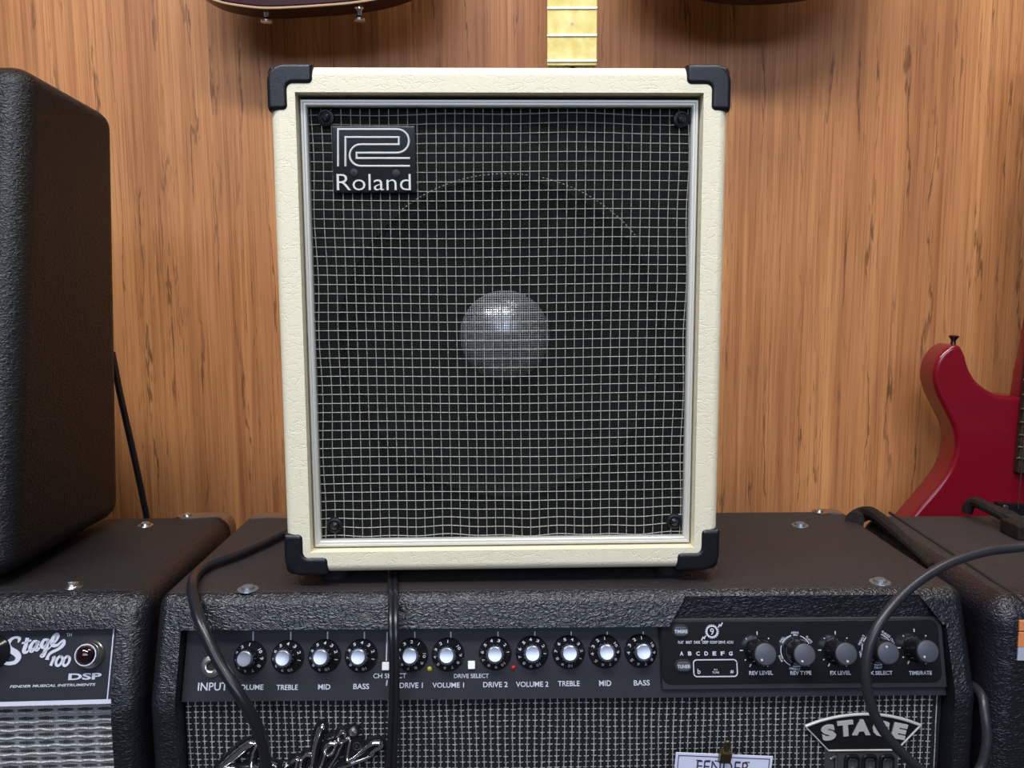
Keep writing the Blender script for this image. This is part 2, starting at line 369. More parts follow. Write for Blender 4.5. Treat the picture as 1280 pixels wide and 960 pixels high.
# silver trim
def ring_frame(bm, x0, x1, z0, z1, wdt, prof):
    """mitred frame, prof: (inward offset, y)"""
    rings = []
    for off, y in prof:
        rings.append([bm.verts.new(p) for p in ((x0 + off, y, z0 + off), (x1 - off, y, z0 + off), (x1 - off, y, z1 - off), (x0 + off, y, z1 - off))])
    for A, B in zip(rings, rings[1:] + rings[:1]):
        for i in range(4): bm.faces.new((A[i], A[(i + 1) % 4], B[(i + 1) % 4], B[i]))
tx0, tx1, tz0, tz1 = ox0 + 0.0012, ox1 - 0.0012, oz0 + 0.0012, oz1 - 0.0028
b = nb(); ring_frame(b, tx0, tx1, tz0, tz1, 0.005, [(0, 0.018), (0, 0.0105), (0.0008, 0.0092), (0.0022, 0.0092), (0.0026, 0.0100), (0.0040, 0.0100), (0.0050, 0.0112), (0.0050, 0.018)])
o = obj('grille_trim', b, M['silver'], ca, ang=20); o['label'] = 'silver piping around the grille'
# cloth
gx0, gx1, gz0, gz1 = tx0 + 0.0045, tx1 - 0.0045, tz0 + 0.0045, tz1 - 0.0045
b = nb(); b.faces.new([b.verts.new(p) for p in ((gx0, 0.0165, gz0), (gx1, 0.0165, gz0), (gx1, 0.0165, gz1), (gx0, 0.0165, gz1))])
cl = obj('grille_cloth', b, M['cloth'], ca); cl['label'] = 'black open-weave speaker cloth'
def warp(x, z):
    u = (x - gx0) / (gx1 - gx0); v = (z - gz0) / (gz1 - gz0)
    e = max(0, 1 - v / 0.12) ; t = max(0, 1 - (1 - v) / 0.12); l = max(0, 1 - u / 0.1); r = max(0, 1 - (1 - u) / 0.1)
    dz = 0.0006 * sin(u * 19 + 1) * (e + t) - 0.0022 * t * (abs(u - .5) * 2) ** 3 + 0.0012 * e * sin(u * 41) * .5 + 0.0006 * sin(u * 7 + v * 3)
    dx = 0.0008 * sin(v * 23) * (l + r) + 0.0006 * sin(v * 5 + u * 4) - 0.0010 * (l - r)
    return x + dx, z + dz
b = nb()
def ribbon(bm, pts, wd, hor, y=0.0160, th=0.0005):
    prev = None
    for x, z in pts:
        q = (bm.verts.new((x, y, z - wd / 2)), bm.verts.new((x, y - th, z)), bm.verts.new((x, y, z + wd / 2))) if hor else (bm.verts.new((x - wd / 2, y, z)), bm.verts.new((x, y - th, z)), bm.verts.new((x + wd / 2, y, z)))
        if prev: bm.faces.new((prev[0], q[0], q[1], prev[1])); bm.faces.new((prev[1], q[1], q[2], prev[2]))
        prev = q
NV, NH = 41, 47
for i in range(NV):
    x = gx0 + (i + 0.6) * (gx1 - gx0) / NV; ribbon(b, [warp(x, gz0 + (gz1 - gz0) * k / 60) for k in range(61)], 0.00066, False)
for j in range(NH):
    z = gz0 + (j + 0.3) * (gz1 - gz0) / NH; ribbon(b, [warp(gx0 + (gx1 - gx0) * k / 60, z) for k in range(61)], 0.00066, True)
tag(obj('check_threads', b, M['thread'], ca), 'cream threads woven in small squares', kind='stuff')
# fine dashed arc worn by the speaker rim
b = nb()
for k in range(62):
    a = radians(40 + k * 88 / 62)
    if 0.42 < k / 62 < 0.47 : continue
    R = 0.1335
    for s in (0,):
        a2 = a + radians(0.62); p = [(0.0035 + R * cos(t), 0.0158, 0.1815 + R * sin(t)) for t in (a, a2)]
        n_ = Vector((cos(a), 0, sin(a))) * 0.00022
        b.faces.new([b.verts.new(Vector(p[0]) - n_), b.verts.new(Vector(p[1]) - n_), b.verts.new(Vector(p[1]) + n_), b.verts.new(Vector(p[0]) + n_)])
tag(obj('rim_mark', b, M['thread'], ca), 'faint dashed arc worn into the cloth by the speaker rim', kind='stuff')
# grille screws
GF = cream_M @ Matrix.Translation((0, 0.0165, 0)) @ Matrix.Rotation(pi / 2, 4, 'X')     # frame on the cloth: x right, y up, z to viewer
GL = Matrix.Translation((0, 0.0165, 0)) @ Matrix.Rotation(pi / 2, 4, 'X')
for k, (px, py) in enumerate(((407, 147), (852, 149), (418, 657), (843, 652))):
    p = hit(px, py, GF, 0.002); F = GL @ Matrix.Translation((p.x, p.y, 0))
    b = nb(); lathe(b, [(0.0068, 0), (0.0068, 0.0008), (0.0060, 0.0022), (0.0046, 0.0026), (0.0040, 0.0016), (0, 0.0016)], 24)
    wa = obj('grille_screw', b, M['plastic'], ca, F)
    b = nb(); lathe(b, [(0.0036, 0.0018), (0.0032, 0.0034), (0.0015, 0.0042), (0, 0.0044)], 20); h = obj('screw_head', b, M['gloss_black'], wa)
    b = nb(); screw_cross(b, 0.0021, 0.0043, Matrix.Rotation(0.3 * k, 4, 'Z')); obj('cross_slot', b, M['matte_black'], wa)
# badge
def pq(x4, y4, h=0.004):  # 4x crop coordinates of the badge
    q = hit(320 + x4 / 4, 60 + y4 / 4, GF, h); return (q.x, q.y)
p0 = pq(385, 725); p1 = pq(795, 388)
b = nb(); box(b, p0[0], p1[0], p0[1], p1[1], 0, 0.0032, 0.0012, 2); bd = obj('badge', b, M['gloss_black'], ca, GL)
bd['label'] = 'square black maker badge with silver lettering'
b = nb()
def arc(cx, cy, r, a0, a1, n=12): return [(cx + r * cos(radians(a0 + (a1 - a0) * i / n)), cy - r * sin(radians(a0 + (a1 - a0) * i / n))) for i in range(n + 1)]
A = [(410, 592), (410, 406)] + arc(706, 465, 59, 90, -90) + [(503, 524), (503, 551), (770, 551)]
B = [(447, 592), (447, 446), (714, 446), (714, 482)] + arc(522, 536, 54, 90, 270) + [(770, 590)]
for P in (A, B): stroke(b, [pq(*p) for p in P], 0.0019, 0.003, 0.0042, smooth=False)
obj('emblem', b, M['silver'], bd)
b = nb(); q0 = pq(405, 712); q1 = pq(773, 630)
text(b, 'Roland', (q0[0] + q1[0]) / 2, (q0[1] + q1[1]) / 2, q1[0] - q0[0], q1[1] - q0[1], 0.0036, bold=-0.008, ext=0.03, ext_h=0.0006)
obj('badge_lettering', b, M['silver'], bd, ang=60)
for x4, y4 in ((490, 624), (700, 628)):
    q = pq(x4, y4); b = nb(); lathe(b, [(0.0032, 0.0032), (0.003, 0.004), (0, 0.0045)], 16, Matrix.Translation((*q, 0))); screw_cross(b, 0.0016, 0.0045, Matrix.Translation((*q, 0)))
    obj('badge_screw', b, M['plastic'], bd)
# corner guards
def guard_bm():
    b = nb(); Wd, Lg, o_ = 0.0155, 0.033, 0.0017
    pts = [(-o_, -o_)] if False else []
    # outline in x,z : outer corner at (-o,-o), arms along +x and +z
    def rc(cx, cz, r, a0, a1, n=5): return [(cx + r * cos(radians(a0 + (a1 - a0) * i / n)), cz + r * sin(radians(a0 + (a1 - a0) * i / n))) for i in range(n + 1)]
    P = rc(-o_ + .0135, -o_ + .0135, .0135, 270, 180, 8) + [(-o_, Lg - .003)] + [(-o_ + 0.001, Lg)] + rc(Wd - .004 - o_, Lg - .004, .004, 90, 0) + rc(Wd - o_ + .004, Wd - o_ + .004, .004, 180, 270) + rc(Lg - .004, Wd - o_ - .004, .004, 90, 0) + [(Lg, -o_ + 0.001), (Lg - .003, -o_)]
    prism(b, P, 'Y', -o_, 0.012, 0.0036, 4, only_caps=True)
    box(b, -o_, Wd - o_ - .003, -0.001, Lg, -o_, Wd - o_ - .003, 0.0066, 5)
    return b
b = guard_bm(); bmesh.ops.recalc_face_normals(b, faces=b.faces); gme = bpy.data.meshes.new('corner_guard'); b.to_mesh(gme); b.free()
for front in (1, 0):
    for sx, sz in ((1, -1), (-1, -1), (1, 1), (-1, 1)):
        me = gme.copy(); me.transform(Matrix.Diagonal((sx, 1 if front else -1, sz, 1)))
        if sx * sz * (1 if front else -1) < 0: me.flip_normals()
        g = link('corner_guard', me, M['plastic'], ca, Matrix.Translation((-HW * sx, 0 if front else DP, HH if sz < 0 else 0)))
        if front:
            b = nb(); lathe(b, [(0.0016, 0), (0.0014, 0.0006), (0, 0.0009)], 12, Matrix.Translation((-0.0016 * sx, 0.0065, 0.027 * sz)) @ Matrix.Rotation(pi / 2 * -sx, 4, 'Y'))
            obj('rivet', b, M['brass'], g); b = nb(); lathe(b, [(0.0016, 0), (0.0014, 0.0006), (0, 0.0009)], 12, Matrix.Translation((0.027 * sx, 0.0055, -0.0016 * sz)) @ Matrix.Rotation(0 if sz < 0 else pi, 4, 'X'))
            obj('rivet', b, M['brass'], g)
for x in (-0.14, 0.14):
    for y in (0.03, 0.165):
        b = nb(); lathe(b, [(0, -0.012), (0.012, -0.012), (0.014, -0.002), (0.014, 0.001), (0, 0.001)], 20, Matrix.Translation((x, y, 0))); obj('foot', b, M['matte_black'], ca)

# ================================================================ black amplifiers with leaning control panels
AZ = ZT
LEAN = [(0.0, 0.0), (0.0, AZ - 0.076), (0.029, AZ), (0.262, AZ), (0.262, 0.0)]      # (y,z) side profile, y from the front plane
def amp_shell(x0, x1, ox0, ox1, open_top, bev, mt, parent, extra=(), dep=0.05):
    b = nb(); prism(b, LEAN, 'X', x0, x1, bev, 4)
    c = nb(); prism(c, [(-0.05, 0.03), (dep, 0.03), (dep, open_top), (-0.05, open_top)], 'X', ox0, ox1)
    return link('cabinet', boolean(b, c, *extra), mt, parent)
def leanp(d, off): # point on the leaning front d below the top, off behind it (y,z)
    n = Vector((0.076, -0.029)).normalized(); # inward normal (y+, z-)
    return Vector((0.029 - 0.3816 * d, AZ - d)) + n * off
M['screw_grey'] = mat('grey_screw', (0.22, 0.23, 0.25), 0.3, 0.6)
def top_screw(parent, PM, px, py, m='steel', r=0.0075):
    q = PM.inverted() @ PZ(px, py, ZT); b = nb(); lathe(b, [(r * 1.25, 0), (r * 1.2, 0.0008), (r * .8, 0.0010), (r * .72, 0.0028), (r * .5, 0.0036), (r * .2, 0.0034), (0, 0.003)], 20, Matrix.Translation((q.x, q.y, AZ)))
    box(b, q.x - r * .5, q.x + r * .5, q.y - r * .12, q.y + r * .12, AZ + 0.003, AZ + 0.0039)
    obj('top_screw', b, M[m], parent)
def bracket(parent, xc, sx, yb=0.262, m='dull_steel', k_=1.0):
    """metal corner plate wrapped on the rear top corner; sx: direction from the corner inwards"""
    b = nb(); t = 0.0012
    P = [(0.012, 0.0), (0.050, 0.0), (0.056, -0.005), (0.057, -0.013), (0.050, -0.019), (0.040, -0.0185), (0.030, -0.016), (0.016, -0.016), (0.008, -0.019)]
    P = [(0.012 + (x - 0.012) * k_, y) for x, y in P]
    prism(b, [(xc + sx * x, yb + y) for x, y in P], 'Z', AZ, AZ + t)
    # rolled shoulder
    prof = [(0.012, 0.0), (0.0055, -0.0018), (0.0015, -0.006), (0, -0.013), (0.0, -0.022)]
    rows = []
    for x, z in prof:
        k = min(1, -z / 0.012)
        rows.append([b.verts.new((xc + sx * (x - t * (0.2 + .8 * k)), yb, AZ + t * (1 - k) + z)), b.verts.new((xc + sx * (x - t * (0.2 + .8 * k)), yb - 0.0165 - 0.004 * k, AZ + t * (1 - k) + z))])
    for A_, B_ in zip(rows, rows[1:]): b.faces.new((A_[0], A_[1], B_[1], B_[0]))
    prism(b, [(yb, AZ - 0.02), (yb, AZ - 0.055), (yb - 0.012, AZ - 0.060), (yb - 0.019, AZ - 0.052), (yb - 0.0205, AZ - 0.02)], 'X', xc - sx * t, xc)
    br = obj('corner_bracket', b, M[m], parent)
    b = nb(); lathe(b, [(0.0042, t), (0.0038, t + 0.0015), (0.002, t + 0.0026), (0, t + 0.003)], 16, Matrix.Translation((xc + sx * (0.012 + 0.034 * k_), yb - 0.010, AZ))); obj('bracket_screw', b, M['steel'], br)

# ---- middle amplifier
mid_M = Matrix.Translation((0.041, 0.598, 0)) @ Matrix.Rotation(radians(0.5), 4, 'Z')
ma = thing('guitar_amplifier', 'wide black combo amplifier with eleven numbered knobs, standing under the cream amp', 'amplifier', mid_M)
c = nb(); q = [mid_M.inverted() @ PY(px, 760, 0.625) for px in (857, 833, 1178, 1150)]
zs = (AZ - 0.004, AZ - 0.030)
prism(c, [(q[0].x, zs[0]), (q[1].x - .002, zs[1]), (q[2].x + .002, zs[1]), (q[3].x, zs[0])], 'Y', -0.05, 0.0285)
amp_shell(-0.320, 0.317, -0.2995, 0.2990, AZ - 0.0254, 0.009, M['tolex_dust'], ma, (c,))
# control panel frame
pt = leanp(0.0250, 0.013); pb = leanp(0.0755, 0.013)
CPL = frame((0, (pt.x + pb.x) / 2, (pt.y + pb.y) / 2), (1, 0, 0), (0, pt.x - pb.x, pt.y - pb.y)); CP = mid_M @ CPL
Hh = (pt - pb).length / 2
b = nb(); box(b, -0.2990, 0.2985, -Hh, Hh + 0.004, -0.003, 0); cp = obj('control_panel', b, M['panel'], ma, CPL); cp['label'] = 'charcoal control panel with white lettering'
def C(px, py, h=0.0): q_ = hit(px, py, CP, h); return (q_.x, q_.y)
def pt_text(bm, s, x0, y0, x1, y1, F=None, bold=0.012, h=0.0004, rot=0.0, shear=0.0):
    F = F or CP; a = hit(x0, y1, F, h); c_ = hit(x1, y0, F, h)
    text(bm, s, (a.x + c_.x) / 2, (a.y + c_.y) / 2, abs(c_.x - a.x), abs(c_.y - a.y), h, bold=bold, rot=rot, shear=shear)
b = nb()
for s, x0, x1, y0, y1 in (('INPUT', 247, 285, 853, 863.5), ('VOLUME', 294, 329.5, 855.5, 862.5), ('TREBLE', 345.5, 372.5, 855.8, 862.5), ('MID', 397.5, 413, 855.3, 862), ('BASS', 441.5, 461.5, 854.5, 861.5),
        ('CH SELECT', 466.5, 508, 841.5, 848), ('DRIVE 1', 499.5, 528.5, 853.2, 860.2), ('VOLUME 1', 540.5, 580, 853, 859.8), ('DRIVE SELECT', 567.5, 611, 842, 847.8), ('DRIVE 2', 604, 634.5, 852.2, 859.2),
        ('VOLUME 2', 645, 685.5, 851.8, 858.8), ('TREBLE', 697.5, 724.5, 851, 857.8), ('MID', 749, 764, 850.5, 857.5), ('BASS', 792.3, 812, 850, 857)):
    pt_text(b, s, x0, y0, x1, y1); obj('panel_lettering', b, M['white'], cp); b = nb()
KN = [(313, 822, 1), (360, 821, 4.1), (406, 820, 4.1), (452, 819.5, 4.1), (515, 818.5, 2), (560, 818, 1), (619, 816.5, 3.5), (665, 815.5, 3.8), (710.5, 815, 4.5), (755.5, 814, 1), (800.5, 813.5, 1.1)]
for px, py, v in KN:
    stroke(b, [C(px + 3.5, py - 18), C(px + 3.5, 789.5)], 0.0011, 0, 0.0004, smooth=False); obj('pointer_line', b, M['white'], cp); b = nb()
for y0, y1 in ((790, 826), (850, 857)): stroke(b, [C(484, y0), C(483, y1)], 0.0011, 0, 0.0004, smooth=False)
obj('pointer_line', b, M['white'], cp)
# knobs
prof = [(0.0129, 0), (0.0129, 0.0012), (0.0122, 0.0020), (0.0080, 0.0058), (0.0074, 0.0066), (0.0070, 0.0150), (0.0066, 0.0158), (0, 0.0158)]
b = nb()
for k in range(len(prof) - 1): pass
lathe(b, prof, 36)
for k in range(18):      # fluting of the grip
    a = 2 * pi * k / 18; box(b, 0.0066, 0.0076, -0.00045, 0.00045, 0.0064, 0.0150, 0.0002, 1, Matrix.Rotation(a, 4, 'Z'))
bmesh.ops.recalc_face_normals(b, faces=b.faces); kme = bpy.data.meshes.new('control_knob'); b.to_mesh(kme); b.free()
b = nb(); lathe(b, [(0.0059, 0.0158), (0.0058, 0.0164), (0.0052, 0.0168), (0, 0.0162)], 30); bmesh.ops.recalc_face_normals(b, faces=b.faces); cme = bpy.data.meshes.new('knob_cap'); b.to_mesh(cme); b.free()
b = nb(); tl = math.atan2(0.0038, -0.0042)
for n_ in range(1, 11):
    a = radians((n_ - 1) * 33.5 + 90)
    X = Matrix.Rotation(a - pi / 2, 4, 'Z') @ Matrix.Translation((0, 0.0101, 0.00435)) @ Matrix.Rotation(-radians(42), 4, 'X')
    text(b, str(n_), 0, 0, 0.0021 if n_ > 1 else 0.0006, 0.0030, 0, bold=0.02, M4=X) if n_ < 10 else text(b, '10', 0, 0, 0.0034, 0.0030, 0, bold=0.02, M4=X)
nme = bpy.data.meshes.new('numerals'); b.to_mesh(nme); b.free()
for px, py, v in KN:
    x, y = C(px, py); T = CPL @ Matrix.Translation((x, y, 0)) @ Matrix.Rotation(-radians((v - 1) * 33.5), 4, 'Z')
    k = link('control_knob', kme, M['gloss_black'], ma, T); k2 = link('knob_cap', cme, M['knob_cap'], k); k2['label'] = 'silver disc on the knob'
    link('numerals', nme, M['white'], k)
# jack
x, y = C(264.5, 833); T = CPL @ Matrix.Translation((x, y, 0))
b = nb(); lathe(b, [(0.0082, 0), (0.0082, 0.0010), (0.0070, 0.0014), (0.0066, 0.0030), (0.0048, 0.0034), (0.0044, 0.0026), (0.0034, 0.0022), (0.0034, 0.0005)], 28); j = obj('input_jack', b, M['steel'], ma, T)
b = nb(); lathe(b, [(0.0036, 0.0022), (0.0036, 0.0006), (0, 0.0006)], 20); obj('socket_hole', b, M['matte_black'], j)
for px, py in ((482.5, 832.5), (589.5, 831)):
    x, y = C(px, py); b = nb(); box(b, x - .0028, x + .0028, y - .0031, y + .0031, 0, 0.003, 0.0004, 1); o = obj('push_button', b, M['button'], ma, CPL); o['label'] = 'small ivory push button'
for px, py, mm in ((537, 836, 'led_y'), (641.5, 834.5, 'led_r')):
    x, y = C(px, py); b = nb(); lathe(b, [(0.0019, 0), (0.0018, 0.001), (0.001, 0.0018), (0, 0.002)], 14, Matrix.Translation((x, y, 0))); o = obj('indicator_lamp', b, M[mm], ma, CPL)
    o['label'] = 'tiny yellow indicator' if mm == 'led_y' else 'tiny red indicator'
# effects module on the right
mt_, mb_ = Vector((0.0258, AZ - 0.0215)), Vector((0.011, AZ - 0.0735))
DL = frame((0, (mt_.x + mb_.x) / 2, (mt_.y + mb_.y) / 2), (1, 0, 0), (0, mt_.x - mb_.x, mt_.y - mb_.y)); DF = mid_M @ DL; mh = (mt_ - mb_).length / 2
def D(px, py, h=0.0): q_ = hit(px, py, DF, h); return (q_.x, q_.y)
a0 = D(826, 815); a1 = D(1183, 812)
b = nb(); box(b, a0[0], min(a1[0], 0.2985), -mh, mh, -0.012, 0.0, 0.0008, 1); mod = obj('effects_module', b, M['surround'], ma, DL); mod['label'] = 'black digital effects section of the control panel'
def rrect(x0, x1, y0, y1, r, n=6):
    P = []
    for cx, cy, a in ((x1 - r, y1 - r, 0), (x0 + r, y1 - r, 90), (x0 + r, y0 + r, 180), (x1 - r, y0 + r, 270)):
        P += [(cx + r * cos(radians(a + 90 * i / n)), cy + r * sin(radians(a + 90 * i / n))) for i in range(n + 1)]
    return P
d0 = D(828, 855); d1 = D(1171, 774.5)
b = nb(); prism(b, rrect(d0[0], d1[0], -mh + 0.0045, mh - 0.0022, 0.007), 'Z', -0.001, 0.0012, 0.0005, 1, only_caps=True); obj('glossy_plate', b, M['gloss_black'], mod)
b = nb(); H2 = 0.0017
def dt(s, x0, y0, x1, y1, **k): pt_text(b, s, x0, y0, x1, y1, F=DF, h=H2, **k)
for s, x0, x1 in (('FLAT', 847.7, 854.5), ('BRIT', 857.5, 865.2), ('DARK', 867.5, 875.5), ('DEEP', 878, 885.5), ('SCOOP', 887.5, 896.5), ('DRIVE', 898, 906.5), ('ACOU', 908.5, 916.5)): dt(s, x0, 801, x1, 804.6, bold=0.02)
for i, s in enumerate('ABCDEFG'): dt(s, 849.8 + i * 10.25, 814.2, 854.2 + i * 10.25, 819.5, bold=0.04)
for s, x0, x1 in (('REV LEVEL', 936.5, 966), ('REV TYPE', 988, 1014), ('FX LEVEL', 1038, 1063.5), ('FX SELECT', 1085, 1115.5), ('TIME/RATE', 1136.5, 1164.5)): dt(s, x0, 838.5, x1, 843.8, bold=0.03)
dt('b', 872, 836, 875.5, 842.5); dt('#', 913, 837.5, 917, 842); dt('IN', 892.5, 836, 896.5, 838.2); dt('TUNE', 890.3, 839.3, 899, 842)
P = [Vector(D(867.5 + 0, 846, H2)), Vector(D(921, 824.5, H2))]
R_ = rrect(P[0].x, P[1].x, P[0].y, P[1].y, 0.0026, 4); stroke(b, R_ + [R_[0], R_[1]], 0.0008, 0.0011, H2, smooth=False, round_top=False)
# round numeral emblem
ec = D(890, 789.5, H2)
for k in range(20):
    a = 2 * pi * k / 20; stroke(b, [(ec[0] + .0046 * cos(a), ec[1] + .0046 * sin(a)), (ec[0] + .0054 * cos(a), ec[1] + .0054 * sin(a))], 0.0008, .0011, H2, smooth=False, round_top=False)
Rg = [(ec[0] + .0042 * cos(2 * pi * k / 24), ec[1] + .0042 * sin(2 * pi * k / 24)) for k in range(26)]; stroke(b, Rg, 0.0010, .0011, H2, smooth=False, round_top=False)
text(b, '9', ec[0], ec[1], 0.0030, 0.0052, H2, bold=0.01)
for s in (1, -1):
    stroke(b, [(ec[0] + s * .0052, ec[1] + s * .0030), (ec[0] + s * .0062, ec[1] + s * .0052), (ec[0] + s * .0072, ec[1] + s * .0042), (ec[0] + s * .0086, ec[1] + s * .0068)], 0.0008, .0011, H2, smooth=False, round_top=False)
DK = [(947.5, 813, (952, 812), 228), (995, 813.5, (1004, 812), 240), (1045.5, 812.5, (1056, 810), 270), (1096.5, 811.5, (1107, 810), 108), (1144.5, 809.5, (1157, 809), 225)]
for i, (px, py, _, _) in enumerate(DK):
    cx, cy = D(px, py, H2)
    if i in (0, 2, 4):
        for a in (90, 135, 45, 180, 0, 215, -35, 240, 300):
            r0, r1 = (0.0118, 0.0143) if a in (90, 180, 240, 300) else (0.0120, 0.0131)
            stroke(b, [(cx + r0 * cos(radians(a)), cy + r0 * sin(radians(a))), (cx + r1 * cos(radians(a)), cy + r1 * sin(radians(a)))], 0.0007, .0011, H2, smooth=False, round_top=False)
    else:
        for a0_, a1_ in ((97, 80), (70, 20), (150, 105), (210, 160), (255, 285), (300, 350), (215, 245)):
            stroke(b, [(cx + .0119 * cos(radians(a0_ + (a1_ - a0_) * t / 6)), cy + .0119 * sin(radians(a0_ + (a1_ - a0_) * t / 6))) for t in range(7)], 0.0006, .0011, H2, smooth=False, round_top=False)
        for a, s in (((90, 'ARENA'), (140, 'HALL'), (38, 'PLATE'), (322, 'SPRING'), (205, 'ROOM'), (262, 'AMBIENT')) if i == 1 else ((55, 'FLANGE'), (20, 'CHORUS'), (150, 'TREMOLO'), (195, 'VIBE'), (270, 'DELAY'))):
            rr = a - 90 if a < 180 else a + 90
            if a in (205, 195): rr = a + 90
            text(b, s, cx + .0137 * cos(radians(a)), cy + .0137 * sin(radians(a)), 0.00125 * len(s), 0.0019, H2, rot=radians(rr), bold=0.01)
obj('effects_lettering', b, M['white'], mod)
b = nb(); lathe(b, [(0.0108, 0), (0.0108, 0.0015), (0.0098, 0.0030), (0.0092, 0.0150), (0.0086, 0.0170), (0.0078, 0.0178), (0, 0.0178)], 32); bmesh.ops.recalc_face_normals(b, faces=b.faces); sme = bpy.data.meshes.new('effects_knob'); b.to_mesh(sme); b.free()
b = nb(); lathe(b, [(0.0083, 0.0174), (0.0080, 0.0184), (0.0070, 0.0190), (0, 0.0194)], 32); bmesh.ops.recalc_face_normals(b, faces=b.faces); sce = bpy.data.meshes.new('knob_face'); b.to_mesh(sce); b.free()
M['knob_grey'] = mat('satin_grey_plastic', (0.07, 0.07, 0.088), 0.4)
for px, py, _, a in DK:
    x, y = D(px, py); k = link('effects_knob', sme, M['gloss_black'], ma, DL @ Matrix.Translation((x, y, 0.0012)) @ Matrix.Rotation(0, 4, 'Z'))
    link('knob_face', sce, M['knob_grey'], k)
    b = nb(); disc(b, 0.0052 * cos(radians(a)), 0.0052 * sin(radians(a)), 0.00085, 0.0185, 0.0197); obj('pointer_dot', b, M['white'], k)
for py, px, s in ((788.5, 850, 'TIMBRE'), (832, 853.5, 'TUNER')):
    x, y = D(px, py); b = nb(); prism(b, rrect(x - .0068, x + .0068, y - .0050, y + .0050, 0.0048), 'Z', 0.001, 0.0022, 0.0004, 1, only_caps=True); rb = obj('push_button', b, M['matte_black'], ma, DL); rb['label'] = 'dark oval push button'
    b = nb(); prism(b, rrect(x - .0056, x + .0056, y - .0036, y + .0036, 0.0034), 'Z', 0.001, 0.0040, 0.0008, 2, only_caps=True); obj('button_face', b, M['button_dark'], rb)
    b = nb(); text(b, s, x, y, 0.0102, 0.0026, 0.0042, bold=0.02); obj('button_lettering', b, M['white'], rb)
# grille
GY = 0.019; GFL = Matrix.Translation((0, GY, 0)) @ Matrix.Rotation(pi / 2, 4, 'X'); GMF = mid_M @ GFL
gt = AZ - 0.0765
b = nb(); box(b, -0.2990, 0.2985, 0.04, gt, -0.004, 0); obj('grille_cloth', b, M['cloth_black'], ma, GFL)
b = nb(); X0, X1, Z0, Z1 = -0.2985, 0.298, 0.045, gt
px_, pz_ = 0.00580, 0.00485; nx_ = int((X1 - X0) / px_); nz_ = int((Z1 - Z0) / pz_)
def qd(bm, pts): bm.faces.new([bm.verts.new(p) for p in pts])
for i in range(nx_ + 1):
    x = X0 + 0.002 + i * px_; prev = None
    for k in range(0, 41):
        z = Z0 + (Z1 - Z0) * k / 40; xx = x + 0.0004 * sin(z * 60 + i * .3) + random.uniform(-.00015, .00015)
        cur = (bm_v := (b.verts.new((xx - .00045, z, 0.0004)), b.verts.new((xx, z, 0.0009)), b.verts.new((xx + .00045, z, 0.0004))))
        if prev: b.faces.new((prev[0], prev[1], cur[1], cur[0])); b.faces.new((prev[1], prev[2], cur[2], cur[1]))
        prev = cur
for j in range(nz_):
    z = Z1 - 0.001 - j * pz_
    for i in range(nx_):
        xa = X0 + 0.0020 + i * px_ - 0.0018 + random.uniform(-.0003, .0003); xb = xa + 0.0041 + random.uniform(-.0003, .0003); zz = z + 0.0005 * sin(i * .13 + j * .4) + random.uniform(-.00025, .00025)
        v = [b.verts.new(p) for p in ((xa, zz - .0003, 0.0006), ((xa + xb) / 2, zz - .00055, 0.0010), (xb, zz - .0003, 0.0006), (xb, zz + .0003, 0.0006), ((xa + xb) / 2, zz + .00045, 0.0010), (xa, zz + .0003, 0.0006))]
        b.faces.new((v[0], v[1], v[4], v[5])); b.faces.new((v[1], v[2], v[3], v[4]))
tag(obj('grille_threads', b, M['thread_w'], ma, GFL), 'pale threads woven in a small check', kind='stuff')
def G(px, py, h=0.003): q_ = hit(px, py, GMF, h); return (q_.x, q_.y)
# chrome script badge (coordinates read off a 5.333x enlargement with origin 260,880)
def E(x, y): return G(260 + x / 5.333, 880 + y / 5.333, 0.005)
SC = [([(60, 440), (150, 370), (260, 280), (310, 265), (318, 280), (300, 330), (285, 400), (270, 470), (240, 540)], [.003, .0065, .0062, .0035, .003, .0028, .0030, .0032, .002]),
      ([(20, 480), (120, 430), (230, 440), (330, 420)], [.002, .0035, .0035, .002]),
      ([(340, 470), (370, 430), (415, 405), (450, 420), (430, 470), (380, 500), (400, 540), (470, 520)], .0030),
      ([(490, 530), (510, 400), (500, 440), (540, 410), (590, 370), (585, 420), (560, 500), (600, 520)], .0030),
      ([(690, 345), (650, 345), (620, 390), (615, 450), (650, 480), (690, 400)], .0032),
      ([(760, 160), (740, 180), (715, 270), (700, 350), (690, 440), (700, 500), (730, 490)], [.005, .0048, .0042, .0038, .003, .003, .002]),
      ([(800, 345), (830, 330), (845, 290), (850, 268), (810, 270), (775, 305), (775, 350), (740, 440), (720, 500)], [.0025, .003, .003, .0035, .0045, .0035, .003, .003, .002]),
      ([(770, 470), (830, 390), (900, 260)], [.003, .0028, .0022]),
      ([(918, 225), (905, 195), (875, 200), (865, 240), (885, 262), (912, 245), (945, 235), (935, 300), (925, 378), (960, 370), (1030, 310), (1090, 270), (1140, 265), (1150, 290), (1110, 310), (1080, 330), (1105, 335), (1040, 370), (960, 400), (860, 440), (700, 520)],
       [.003, .003, .003, .003, .003, .003, .003, .0028, .0026, .003, .0034, .0040, .0044, .0040, .0034, .0022, .0022, .0030, .0030, .0028, .002]),
      ([(800, 232), (835, 222)], .0022)]
b1 = nb(); b2 = nb()
for P, wd in SC:
    wl = wd if isinstance(wd, list) else [wd] * len(P)
    Q = [E(*p) for p in P]; stroke(b1, Q, [x * 1.0 for x in wl], 0.003, 0.0062); stroke(b2, Q, [x + 0.0048 for x in wl], 0.0008, 0.0032)
    for e_ in (0, -1):
        disc(b2, *Q[e_], wl[e_] / 2 + .0024, 0.0008, 0.0031); lathe(b1, [(wl[e_] / 2, 0.003), (wl[e_] * .4, .0052), (wl[e_] * .18, .0062), (0, 0.0062)], 14, Matrix.Translation((*Q[e_], 0)))
